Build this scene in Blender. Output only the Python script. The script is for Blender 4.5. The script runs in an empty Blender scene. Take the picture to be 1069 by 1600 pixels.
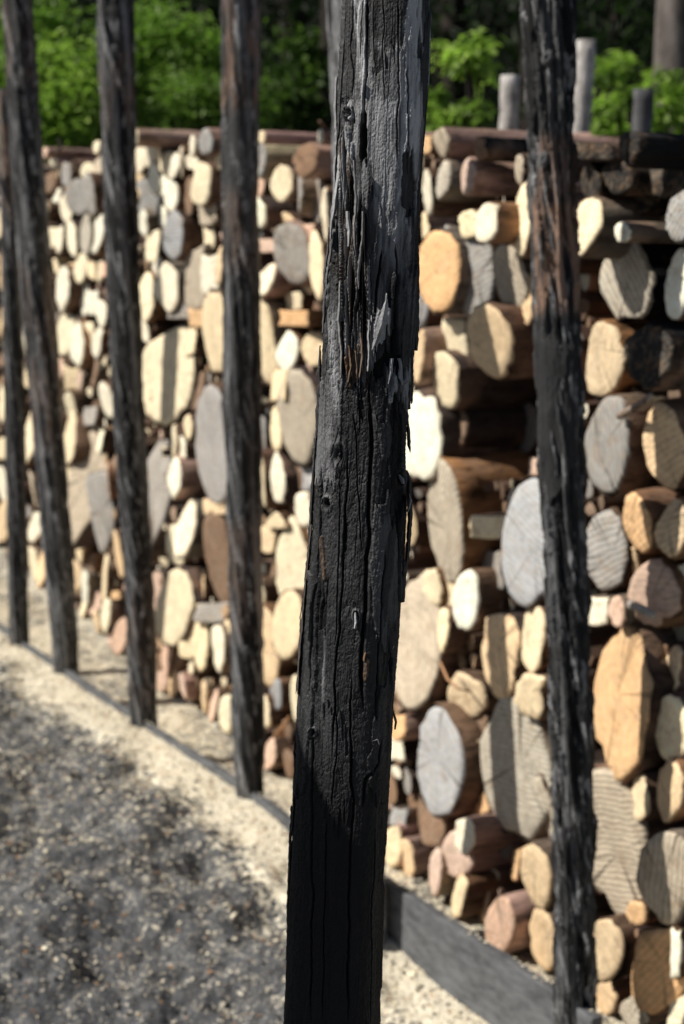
import bpy, math, random
import numpy as np
from mathutils import Vector, Matrix

random.seed(7)
rng = np.random.default_rng(11)
S = bpy.context.scene
COL = S.collection
PI = math.pi

# ------------------------------------------------------------------ camera model
W0, H0, F = 1069.0, 1600.0, 2300.0
HOR = 420.0
PITCH = math.atan((H0/2-HOR)/F)
CZ = 1.84
cp, sp = math.cos(PITCH), math.sin(PITCH)

def ray(px, py):
    x = (px-W0/2)/F; y = (H0/2-py)/F
    return np.array([x, cp+y*sp, -sp+y*cp])
def at_z(px, py, z):
    r = ray(px, py); t = (z-CZ)/r[2]
    return np.array([r[0]*t, r[1]*t, z])
def at_y(px, py, Y):
    r = ray(px, py); t = Y/r[1]
    return np.array([r[0]*t, Y, CZ+r[2]*t])
def project(P):
    P = np.asarray(P, float); d = P-np.array([0, 0, CZ])
    xc = d[..., 0]; yc = d[..., 1]*sp+d[..., 2]*cp; zc = d[..., 1]*cp-d[..., 2]*sp
    return W0/2+F*xc/zc, H0/2-F*yc/zc

# ------------------------------------------------------------------ helpers
def link(o, parent=None):
    COL.objects.link(o)
    if parent is not None: o.parent = parent
    return o
def mesh_obj(name, verts, faces, mat, parent=None, smooth=True, mats=None, midx=None):
    me = bpy.data.meshes.new(name)
    me.from_pydata([tuple(v) for v in verts], [], faces)
    for m in (mats or [mat]): me.materials.append(m)
    if midx is not None: me.polygons.foreach_set('material_index', midx)
    me.polygons.foreach_set('use_smooth', [smooth]*len(me.polygons))
    me.update()
    return link(bpy.data.objects.new(name, me), parent)
def np_mesh(name, V, Q, mat, parent=None, smooth=True, cols=None):
    """V (n,3), Q (m,k) all same k"""
    me = bpy.data.meshes.new(name)
    n, m, k = len(V), len(Q), Q.shape[1]
    me.vertices.add(n); me.vertices.foreach_set('co', np.ascontiguousarray(V, np.float32).ravel())
    me.loops.add(m*k); me.loops.foreach_set('vertex_index', np.ascontiguousarray(Q, np.int32).ravel())
    me.polygons.add(m); me.polygons.foreach_set('loop_start', np.arange(0, m*k, k, dtype=np.int32))
    me.polygons.foreach_set('use_smooth', np.full(m, smooth))
    me.materials.append(mat)
    if cols is not None:
        a = me.color_attributes.new('Col', 'FLOAT_COLOR', 'POINT')
        c = np.ones((n, 4), np.float32); c[:, :cols.shape[1]] = cols
        a.data.foreach_set('color', c.ravel())
    me.update(calc_edges=True); me.validate()
    return link(bpy.data.objects.new(name, me), parent)
def thing(name, loc, label, cat, group=None, rot=None):
    o = bpy.data.objects.new(name, None); o.empty_display_size = .05
    o.location = loc
    if rot is not None: o.rotation_euler = rot
    link(o); o['label'] = label; o['category'] = cat
    if group: o['group'] = group
    return o
def tag(o, label, cat, group=None, kind=None):
    o['label'] = label; o['category'] = cat
    if group: o['group'] = group
    if kind: o['kind'] = kind
    return o
def local(parent, V):
    """world -> local coordinates for translated-only parents"""
    return np.asarray(V)-np.array(parent.location)

# vectorised value noise
def _h(ix, iy, s):
    n = (ix.astype(np.int64)*374761393+iy.astype(np.int64)*668265263+s*1442695041) & 0xffffffff
    n = ((n ^ (n >> 13))*1274126177) & 0xffffffff
    n = n ^ (n >> 16)
    return (n & 0xffffff)/float(0xffffff)
def vnoise(x, y, s=0):
    ix = np.floor(x); iy = np.floor(y); fx = x-ix; fy = y-iy
    fx = fx*fx*(3-2*fx); fy = fy*fy*(3-2*fy)
    a = _h(ix, iy, s); b = _h(ix+1, iy, s); c = _h(ix, iy+1, s); d = _h(ix+1, iy+1, s)
    return (a*(1-fx)+b*fx)*(1-fy)+(c*(1-fx)+d*fx)*fy*1.0-0.0
def fbm(x, y, s=0, o=4):
    r = 0; a = .5; t = 0
    for i in range(o):
        r = r+a*vnoise(x*2**i, y*2**i, s+i*17); t += a; a *= .5
    return r/t
def sstep(a, b, x):
    t = np.clip((x-a)/(b-a), 0, 1); return t*t*(3-2*t)

# ------------------------------------------------------------------ materials
class NT:
    def __init__(s, name):
        s.m = bpy.data.materials.new(name); s.m.use_nodes = True
        s.t = s.m.node_tree; s.t.nodes.clear()
        s.out = s.n('ShaderNodeOutputMaterial')
    def n(s, ty, **kw):
        d = s.t.nodes.new(ty)
        for k, v in kw.items():
            if k.startswith('_'): d.inputs[k[1:].replace('_', ' ')].default_value = v
            else: setattr(d, k, v)
        return d
    def l(s, a, b): s.t.links.new(a, b)
    def math(s, op, a, b=None, c=None):
        d = s.n('ShaderNodeMath', operation=op)
        for i, v in enumerate((a, b, c)):
            if v is None: continue
            if hasattr(v, 'links'): s.l(v, d.inputs[i])
            else: d.inputs[i].default_value = v
        return d.outputs[0]
    def mix(s, f, a, b, bt='MIX'):
        d = s.n('ShaderNodeMix', data_type='RGBA', blend_type=bt)
        for i, v in ((0, f), (6, a), (7, b)):
            if hasattr(v, 'links'): s.l(v, d.inputs[i])
            else: d.inputs[i].default_value = v if i == 0 else (v if len(v) == 4 else (*v, 1))
        return d.outputs[2]
    def noise(s, vec, scale, detail=4, rough=.55, dist=0):
        d = s.n('ShaderNodeTexNoise'); d.inputs['Scale'].default_value = scale
        d.inputs['Detail'].default_value = detail; d.inputs['Roughness'].default_value = rough
        d.inputs['Distortion'].default_value = dist
        if vec is not None: s.l(vec, d.inputs['Vector'])
        return d.outputs['Fac']
    def ramp(s, f, stops):
        d = s.n('ShaderNodeValToRGB'); s.l(f, d.inputs[0])
        e = d.color_ramp.elements
        while len(e) < len(stops): e.new(.5)
        for q, (p, c) in zip(e, stops):
            q.position = p; q.color = (c, c, c, 1) if isinstance(c, (int, float)) else (*c, 1)
        return d.outputs[0]
    def mapping(s, vec, scale=(1, 1, 1), rot=(0, 0, 0)):
        d = s.n('ShaderNodeMapping'); s.l(vec, d.inputs[0])
        d.inputs['Scale'].default_value = scale; d.inputs['Rotation'].default_value = rot
        return d.outputs[0]
    def obj(s): return s.n('ShaderNodeTexCoord').outputs['Object']
    def bsdf(s, col, rough=.8, spec=.3, bump=None, bs=.5, bd=.01, trans=None):
        b = s.n('ShaderNodeBsdfPrincipled')
        for k, v in (('Base Color', col), ('Roughness', rough), ('Specular IOR Level', spec)):
            if hasattr(v, 'links'): s.l(v, b.inputs[k])
            else: b.inputs[k].default_value = v if not isinstance(v, tuple) or len(v) == 4 else (*v, 1)
        if bump is not None:
            u = s.n('ShaderNodeBump'); u.inputs['Strength'].default_value = bs; u.inputs['Distance'].default_value = bd
            s.l(bump, u.inputs['Height']); s.l(u.outputs[0], b.inputs['Normal'])
        o = b.outputs[0]
        if trans is not None:
            t = s.n('ShaderNodeBsdfTranslucent')
            s.l(trans, t.inputs[0]); mx = s.n('ShaderNodeMixShader'); mx.inputs[0].default_value = .45
            s.l(o, mx.inputs[1]); s.l(t.outputs[0], mx.inputs[2]); o = mx.outputs[0]
        s.l(o, s.out.inputs[0]); return s.m

def shifted(n):           # object coords shifted by the object's random number
    oi = n.n('ShaderNodeObjectInfo'); sh = n.n('ShaderNodeVectorMath', operation='SCALE')
    cv = n.n('ShaderNodeCombineXYZ')
    n.l(oi.outputs['Random'], cv.inputs[0]); n.l(oi.outputs['Random'], cv.inputs[1]); n.l(oi.outputs['Random'], cv.inputs[2])
    n.l(cv.outputs[0], sh.inputs[0]); sh.inputs['Scale'].default_value = 37.
    ad = n.n('ShaderNodeVectorMath', operation='ADD'); o = n.obj()
    n.l(o, ad.inputs[0]); n.l(sh.outputs[0], ad.inputs[1])
    return o, ad.outputs[0], oi

def make_cut():
    n = NT('cut wood end grain'); o, v, oi = shifted(n)
    pof = n.n('ShaderNodeCombineXYZ'); n.l(n.math('MULTIPLY', n.math('SINE', n.math('MULTIPLY', oi.outputs['Random'], 91.)), .028), pof.inputs[0])
    n.l(n.math('MULTIPLY', n.math('SINE', n.math('MULTIPLY', oi.outputs['Random'], 57.)), .028), pof.inputs[2])
    pad = n.n('ShaderNodeVectorMath', operation='ADD'); n.l(o, pad.inputs[0]); n.l(pof.outputs[0], pad.inputs[1])
    flat = n.mapping(pad.outputs[0], (1, .02, 1))
    # growth rings, wobbling
    nz = n.noise(v, 9, 3); nzc = n.math('MULTIPLY', n.math('SUBTRACT', nz, .5), .06)
    ln = n.n('ShaderNodeVectorMath', operation='LENGTH'); n.l(flat, ln.inputs[0])
    r = n.math('ADD', ln.outputs['Value'], nzc)
    ring = n.math('SINE', n.math('MULTIPLY', r, 700.))
    ring2 = n.math('SINE', n.math('MULTIPLY', r, 230.))
    rings = n.math('ADD', n.math('MULTIPLY', ring, .045), n.math('MULTIPLY', ring2, .055))
    # saw marks
    wv = n.n('ShaderNodeTexWave', wave_type='BANDS', bands_direction='X')
    wv.inputs['Scale'].default_value = 22; wv.inputs['Distortion'].default_value = 6
    wv.inputs['Detail'].default_value = 3; wv.inputs['Detail Scale'].default_value = .6
    rt = n.n('ShaderNodeVectorRotate', rotation_type='Y_AXIS'); n.l(v, rt.inputs[0])
    n.l(n.math('MULTIPLY', oi.outputs['Random'], 19.), rt.inputs['Angle']); n.l(rt.outputs[0], wv.inputs[0])
    saw = n.math('MULTIPLY', n.math('SUBTRACT', wv.outputs['Fac'], .5), n.math('MULTIPLY', oi.outputs['Alpha'], .40))
    # radial checks: noise over direction
    nm = n.n('ShaderNodeVectorMath', operation='NORMALIZE'); n.l(flat, nm.inputs[0])
    ad = n.n('ShaderNodeVectorMath', operation='ADD'); n.l(nm.outputs[0], ad.inputs[0])
    sc = n.n('ShaderNodeVectorMath', operation='SUBTRACT'); n.l(v, sc.inputs[0]); n.l(o, sc.inputs[1])
    n.l(sc.outputs[0], ad.inputs[1])
    rad = n.noise(ad.outputs[0], 7, 3, .6)
    crack = n.ramp(rad, [(.0, 0), (.355, 0), (.38, 1), (1, 1)])
    crack = n.math('MAXIMUM', crack, n.math('SUBTRACT', 1., n.math('MULTIPLY', oi.outputs['Alpha'], 1.1)))
    fine = n.math('MULTIPLY', n.math('SUBTRACT', n.noise(ad.outputs[0], 30, 2), .5), n.math('MULTIPLY', oi.outputs['Alpha'], .45))
    big = n.noise(v, 14, 5, .65); bl = n.math('MULTIPLY', n.math('SUBTRACT', big, .5), .75)
    tot = n.math('ADD', n.math('ADD', rings, saw), n.math('ADD', bl, fine))
    # fade the variation on pale fresh wood
    val = n.math('ADD', 1.13, n.math('MULTIPLY', tot, n.math('ADD', .7, n.math('MULTIPLY', oi.outputs['Alpha'], .5))))
    cc = n.n('ShaderNodeCombineColor')
    for i in range(3): n.l(val, cc.inputs[i])
    c = n.mix(1., oi.outputs['Color'], cc.outputs[0], 'MULTIPLY')
    wz = n.ramp(n.noise(v, 17, 5, .7, .6), [(.0, 0), (.5, 0), (.66, 1), (1, 1)])
    c = n.mix(n.math('MULTIPLY', wz, .32), c, (.42, .35, .27))
    c = n.mix(n.math('MULTIPLY', n.ramp(n.noise(rt.outputs[0], 75, 3, .7), [(.0, 0), (.52, 0), (.6, 1), (1, 1)]), .22), c, (.5, .34, .2))
    st = n.ramp(n.noise(v, 22, 4, .6), [(.0, 0), (.56, 0), (.72, 1), (1, 1)])
    c = n.mix(n.math('MULTIPLY', st, .35), c, (.33, .17, .07))
    dk = n.ramp(n.noise(v, 40, 3, .6), [(.0, 0), (.6, 0), (.7, 1), (1, 1)])
    c = n.mix(n.math('MULTIPLY', dk, .3), c, (.10, .07, .05))
    c = n.mix(n.math('MULTIPLY', n.math('SUBTRACT', 1., crack), .8), c, (.05, .035, .025))
    h = n.math('ADD', n.math('MULTIPLY', tot, 1.), n.math('ADD', n.math('MULTIPLY', n.noise(v, 160, 3), .35), crack))
    return n.bsdf(c, .85, .2, h, .6, .004)
CUT = make_cut()

def make_bark():
    n = NT('log bark'); o, v, oi = shifted(n)
    lng = n.mapping(v, (1, .25, 1))
    a = n.noise(lng, 26, 6, .65); b = n.noise(lng, 90, 4, .6); big = n.noise(v, 6, 4, .6)
    val = n.math('MAXIMUM', .12, n.math('ADD', -.75, n.math('ADD', n.math('MULTIPLY', a, 2.6), n.math('MULTIPLY', b, 1.)))) 
    cc = n.n('ShaderNodeCombineColor')
    for i in range(3): n.l(val, cc.inputs[i])
    c = n.mix(1., oi.outputs['Color'], cc.outputs[0], 'MULTIPLY')
    c = n.mix(n.ramp(big, [(0, 0), (.5, 0), (.62, 1), (1, 1)]), c, n.mix(.55, c, (.30, .19, .13)))
    c = n.mix(n.ramp(a, [(0, 1), (.36, 1), (.46, 0), (1, 0)]), c, n.mix(.6, c, (.02, .014, .01)))
    return n.bsdf(c, .9, .2, n.math('ADD', a, n.math('MULTIPLY', b, .4)), .9, .012)
BARK = make_bark()

def make_char(name, brown=0., light=1.):
    """charred weathered wood; vertex colour R = silver, G = brown, B = darkness"""
    n = NT(name); v = n.obj()
    at = n.n('ShaderNodeVertexColor', layer_name='Col'); sx = n.n('ShaderNodeSeparateColor'); n.l(at.outputs[0], sx.inputs[0])
    st = n.mapping(v, (1, 1, .05 if light == 1. else .22)); a = n.noise(st, 420, 4, .65); a2 = n.noise(st, 110, 4, .6)
    p = n.noise(v, 330, 4, .7); big = n.noise(n.mapping(v, (1, 1, .35)), 22, 5, .6)
    grain = n.math('ADD', n.math('MULTIPLY', a, .5), n.math('MULTIPLY', a2, .5))
    sil = n.math('MULTIPLY', n.math('MULTIPLY', sx.outputs[0], sx.outputs[0]), n.ramp(n.math('ADD', n.math('MULTIPLY', grain, .6), n.math('MULTIPLY', big, .4)), [(0, 0), (.34, .12), (.55, 1), (1, 1)]))
    base = n.mix(n.ramp(grain, [(0, 0), (.35, 0), (.7, 1), (1, 1)]), (.006*light, .006*light, .0068*light), (.024*light, .025*light, .0285*light))
    c = n.mix(sil, base, (.50, .505, .53) if light == 1. else (.36, .362, .375))
    c = n.mix(n.math('MULTIPLY', sx.outputs[1], n.ramp(a2, [(0, .3), (.4, .4), (.6, 1), (1, 1)])), c, (.20, .115, .06) if light == 1. else (.34, .205, .14))
    c = n.mix(sx.outputs[2], c, (.008, .008, .009))
    rough = n.math('SUBTRACT', n.math('ADD', .48, n.math('MULTIPLY', p, .3)), n.math('MULTIPLY', sx.outputs[0], .14))
    hgt = n.math('ADD', n.math('MULTIPLY', grain, 1.), n.math('MULTIPLY', p, .55))
    return n.bsdf(c, rough, n.math('SUBTRACT', .5, n.math('MULTIPLY', sx.outputs[2], .4)), hgt, .7, .0022 if light == 1. else .009)
CHAR = make_char('charred weathered wood')
CHARFAR = make_char('charred pole wood', light=1.05)

def make_plain(name, c1, c2, scale=20, rough=.85, bs=.5, bd=.01, st=(1, 1, 1), detail=5):
    n = NT(name); v = n.mapping(n.obj(), st); a = n.noise(v, scale, detail, .65)
    c = n.mix(n.ramp(a, [(0, 0), (.35, 0), (.65, 1), (1, 1)]), c1, c2)
    return n.bsdf(c, rough, .25, a, bs, bd)
BOARD = make_plain('weathered board', (.075, .078, .085), (.16, .165, .175), 16, st=(1, 1, 3), bd=.004)
GREYPOLE = make_plain('grey weathered pole', (.24, .225, .215), (.66, .63, .61), 26, st=(1, 1, .6), bd=.03, bs=.8)
DARKPOLE = make_plain('dark grey weathered pole', (.06, .06, .065), (.17, .17, .18), 18, st=(1, 1, .3))
TRUNK = make_plain('dark conifer bark', (.012, .009, .008), (.04, .03, .026), 14, st=(1, 1, .3), bd=.03)
TRUNKG = make_plain('grey tree bark', (.06, .05, .045), (.22, .19, .175), 9, st=(1, 1, .35), bd=.03)
HILLM = make_plain('forest floor with painted shade', (.003, .004, .002), (.008, .010, .005), 3)  # near black, puts the canopy shade into the colour

def make_leaf(name, c1, c2):
    n = NT(name); at = n.n('ShaderNodeVertexColor', layer_name='Col'); sx = n.n('ShaderNodeSeparateColor'); n.l(at.outputs[0], sx.inputs[0])
    c = n.mix(sx.outputs[0], c1, c2)
    return n.bsdf(c, .55, .35, trans=n.mix(.5, c, n.mix(1., c, (1.05, 1.35, .55), 'MULTIPLY')))
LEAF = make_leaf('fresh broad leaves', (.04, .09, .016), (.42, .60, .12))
LEAFM = make_leaf('broad leaves with painted shade', (.018, .042, .010), (.22, .36, .07))  # darker copy of the leaf colours, shade painted in
NEEDLE = make_leaf('conifer needles', (.006, .014, .005), (.030, .055, .016))  # kept very dark so the forest shade sits in the colour

def make_ground():
    n = NT('charcoal dust and sawdust'); v = n.obj()
    at = n.n('ShaderNodeVertexColor', layer_name='Col'); sx = n.n('ShaderNodeSeparateColor'); n.l(at.outputs[0], sx.inputs[0])
    f = n.noise(v, 160, 5, .75); m = n.noise(v, 16, 5, .65); f2 = n.noise(v, 60, 4, .7)
    dark = n.mix(n.ramp(n.math('ADD', n.math('MULTIPLY', m, .5), n.math('MULTIPLY', f2, .5)), [(0, 0), (.32, 0), (.68, 1), (1, 1)]), (.030, .032, .037), (.165, .171, .186))
    dark = n.mix(n.ramp(f, [(0, 0), (.56, 0), (.64, 1), (1, 1)]), dark, (.52, .47, .38))
    saw = n.mix(n.ramp(f, [(0, 0), (.36, 0), (.58, 1), (1, 1)]), (.58, .50, .38), (.98, .91, .74))
    k = n.math('ADD', sx.outputs[0], n.math('ADD', n.math('MULTIPLY', n.math('SUBTRACT', m, .5), 1.5), n.math('MULTIPLY', n.math('SUBTRACT', f2, .5), 2.4)))
    c = n.mix(n.ramp(k, [(0, 0), (.42, 0), (.62, 1), (1, 1)]), dark, saw)
    return n.bsdf(c, .95, .15, n.math('ADD', f2, n.math('MULTIPLY', f, .4)), .6, .009)
GROUND = make_ground()

def make_vcol(name, rough=.85):
    n = NT(name); at = n.n('ShaderNodeVertexColor', layer_name='Col')
    nz = n.noise(n.obj(), 60, 4); cc = n.n('ShaderNodeCombineColor'); v = n.math('ADD', .6, n.math('MULTIPLY', nz, .8))
    for i in range(3): n.l(v, cc.inputs[i])
    return n.bsdf(n.mix(1., at.outputs[0], cc.outputs[0], 'MULTIPLY'), rough, .2)
VCOL = make_vcol('stacked wood colours'); CHIP = make_vcol('wood chips')

# ------------------------------------------------------------------ frames of the place
TOPZ = .20                                     # top edge of the plank
A_PL = math.atan((850+W0/2)/F*cp)              # direction of the plank row
A_WL = math.atan((650+W0/2)/F*cp)              # direction of the log wall
P0 = at_z(390, 1234, TOPZ)
dP = np.array([-math.sin(A_PL), math.cos(A_PL), 0]); nP = np.array([math.cos(A_PL), math.sin(A_PL), 0])   # nP points to the wall
W_0 = at_z(350, 1150, .03)
dW = np.array([-math.sin(A_WL), math.cos(A_WL), 0]); nW = np.array([-math.cos(A_WL), -math.sin(A_WL), 0])  # nW = outward normal of the log ends
def on_wall(px, py, p=0.):
    r = ray(px, py); O = np.array([0, 0, CZ]); Q = W_0+nW*p
    t = ((Q-O)@nW)/(r@nW); return O+r*t
def plank_sq(X, Y):
    dx = X-P0[0]; dy = Y-P0[1]
    return dx*dP[0]+dy*dP[1], dx*nP[0]+dy*nP[1]
def wall_q(X, Y): return (X-W_0[0])*nW[0]+(Y-W_0[1])*nW[1]

# ------------------------------------------------------------------ ground
sF = plank_sq(*at_z(740, 1464, TOPZ)[:2])[0]; sE = plank_sq(*at_z(605, 1375, TOPZ)[:2])[0]
def ground_z(X, Y):
    s, q = plank_sq(X, Y)
    near = .01+(.17)*sstep(sF, -.05, s)
    bump = (fbm(X*5, Y*5, 3, 4)-.5)*.14*sstep(.02, .25, -q)+(fbm(X*22, Y*22, 9, 3)-.5)*(.010+.026*sstep(.1, .4, -q))
    hollow = -.05*np.exp(-(((X+.55)/.35)**2+((Y-3.35)/.25)**2))
    zn = near+bump+hollow+.03*sstep(.3, 1.5, -q)
    zf = .03+(fbm(X*9, Y*9, 5, 3)-.5)*.03
    zf = zf+.06*sstep(.30, .0, wall_q(X, Y))*0
    k = sstep(-.001, .014, q)
    fade = sstep(14, 9, np.hypot(X, Y))
    return (zn*(1-k)+zf*k)*fade+.1*(1-fade)
def axis(lo, hi, step, far):
    a = np.arange(lo, hi+step/2, step); g = []; x = hi; st = step
    while x < far: st *= 1.35; x += st; g.append(x)
    h = []; x = lo; st = step
    while x > -far: st *= 1.35; x -= st; h.append(x)
    return np.array(h[::-1]+list(a)+g)
gx = axis(-3.0, 1.5, .0095, 320); gy = axis(1.6, 8.5, .0115, 320)
GX, GY = np.meshgrid(gx, gy); GZ = ground_z(GX, GY)
s_, q_ = plank_sq(GX, GY)
strip = sstep(-.22-.22*fbm(s_*1.5, s_*0, 4), -.02, q_)*sstep(-2.0, .1, s_+1.2)
saw = np.clip(.2+.95*strip-.12*sstep(.3, .9, -q_), 0, 1)
saw = np.where(q_ > 0, .62+.25*(fbm(GX*4, GY*4, 8)-.5)*2, saw)
saw = np.where(wall_q(GX, GY) < -1.2, 0, saw)
nx, ny = len(gx), len(gy)
idx = np.arange(nx*ny).reshape(ny, nx)
Q = np.stack([idx[:-1, :-1], idx[:-1, 1:], idx[1:, 1:], idx[1:, :-1]], -1).reshape(-1, 4)
g = np_mesh('ground', np.stack([GX, GY, GZ], -1).reshape(-1, 3), Q, GROUND, cols=np.stack([saw, saw, saw], -1).reshape(-1, 3))
tag(g, 'charcoal dust ground strewn with pale sawdust', 'ground', kind='structure')

# wood chips lying on the ground : uncountable
def chips():
    V = []; C = []; n = 0
    N = 420000
    X = rng.uniform(-2.9, 1.3, N); Y = rng.uniform(2.3, 8.5, N)
    s, q = plank_sq(X, Y)
    dens = .2+.5*sstep(-.35, -.03, q)+.25*(fbm(X*3, Y*3, 21) > .52)*.5
    dens = np.where(q > 0, .7, dens); dens = np.where(wall_q(X, Y) < -.02, 0, dens)
    px, py = project(np.stack([X, Y, np.full(N, .1)], -1))
    vis = (px > -120) & (px < 1180) & (py < 1750)
    keep = (rng.random(N) < dens) & vis; X = X[keep]; Y = Y[keep]; q = q[keep]
    n = len(X); Z = ground_z(X, Y)+.003
    a = rng.uniform(0, PI, n); L = rng.gamma(2., .0009, n)+.0011; w = L*rng.uniform(.3, .9, n)
    tx = rng.normal(0, .35, n); ty = rng.normal(0, .35, n)
    d1 = np.stack([np.cos(a)*L, np.sin(a)*L, tx*L], -1); d2 = np.stack([-np.sin(a)*w, np.cos(a)*w, ty*w], -1)
    P = np.stack([X, Y, Z], -1)
    V = np.stack([P-d1-d2, P+d1-d2*.8, P+d1*.9+d2, P-d1*.8+d2*.9], 1).reshape(-1, 3)
    t = rng.random((n, 1)); c = np.array([.95, .86, .64])*(1-t)+np.array([.75, .68, .56])*t
    o = rng.random(n) < .12; c[o] = (.5, .27, .13)
    b = rng.random(n) < .12; c[b] = (.03, .03, .032)
    c *= rng.uniform(.7, 1.1, (n, 1))
    ob = np_mesh('sawdust', V, np.arange(n*4).reshape(-1, 4), CHIP, cols=np.repeat(c, 4, 0), smooth=False)
    tag(ob, 'pale wood chips and sawdust scattered on the charcoal ground', 'sawdust', kind='stuff')
chips()
def clods():
    N = 2600; X = rng.uniform(-2.5, 1.0, N); Y = rng.uniform(2.5, 6.5, N); s, q = plank_sq(X, Y)
    k = q < -.03; X = X[k]; Y = Y[k]; Z = ground_z(X, Y)
    base = np.array([(1, 0, 0), (-.6, .8, .1), (-.5, -.9, 0), (0, 0, .8), (.4, .7, .4), (.3, -.8, .35)])
    fc = np.array([(0, 4, 3), (4, 1, 3), (1, 2, 3), (2, 5, 3), (5, 0, 3), (0, 1, 4), (0, 5, 2)])
    V = []; Fs = []; C = []
    for i in range(len(X)):
        r = random.uniform(.003, .011); a = random.uniform(0, 6.28); ca, sa = math.cos(a), math.sin(a)
        b = base*np.array([r, r*random.uniform(.6, 1), r*random.uniform(.5, 1)])+rng.normal(0, r*.15, (6, 3))
        b = np.stack([b[:, 0]*ca-b[:, 1]*sa, b[:, 0]*sa+b[:, 1]*ca, b[:, 2]], -1)+np.array([X[i], Y[i], Z[i]])
        Fs.append(fc+len(V)*6); V.append(b); g_ = random.uniform(.02, .09); C.append(np.tile((g_, g_, g_*1.08), (6, 1)))
    ob = np_mesh('charcoal_crumbs', np.concatenate(V), np.concatenate(Fs), CHIP, cols=np.concatenate(C), smooth=False)
    tag(ob, 'dark charcoal crumbs lying on the dusty ground', 'charcoal', kind='stuff')
clods()

# ------------------------------------------------------------------ plank edging
def board():
    s0 = plank_sq(*at_z(928, 1588, TOPZ)[:2])[0]; s1 = 3.6
    n = 90; V = []; ss = np.linspace(s0, s1, n)
    for i, s in enumerate(ss):
        wob = .004*math.sin(s*3.1)+.003*math.sin(s*7.7+1)
        top = TOPZ+.003*math.sin(s*5+.5)+.002*math.sin(s*31)
        for q, z in ((-.012, -.1), (-.013, top-.004), (-.009, top), (.016, top-.002), (.019, top-.006), (.018, -.1)):
            P = P0+dP*s+nP*(q+wob); V.append((P[0], P[1], z))
    Fs = []
    for i in range(n-1):
        for j in range(6):
            a = i*6+j; b = i*6+(j+1) % 6; Fs.append((a, b, b+6, a+6))
    Fs.append(tuple(range(5, -1, -1))); Fs.append(tuple((n-1)*6+j for j in range(6)))
    o = mesh_obj('edging_board', V, Fs, BOARD, smooth=False)
    tag(o, 'long grey weathered edging board on edge along the row of charred posts', 'board')
board()

def flecks():
    V = []; Fs = []; R = random.Random(9)
    for i in range(160):
        s = R.uniform(-1.7, 3.2); P = P0+dP*s+nP*R.uniform(-.006, .014); P[2] = TOPZ+.004; r_ = R.uniform(.0015, .004); a = R.uniform(0, 6)
        b = len(V)
        for k in range(4): V.append((P[0]+math.cos(a+k*1.57)*r_*(1.6 if k % 2 else 1), P[1]+math.sin(a+k*1.57)*r_, P[2]+R.uniform(0, .002)))
        Fs.append((b, b+1, b+2, b+3))
    c = np.tile(np.array([.9, .8, .6]), (len(V), 1))
    o = np_mesh('sawdust', np.array(V), np.array(Fs), CHIP, cols=c, smooth=False)
    tag(o, 'pale sawdust flecks lying along the top of the edging board', 'sawdust', kind='stuff')
flecks()

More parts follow.
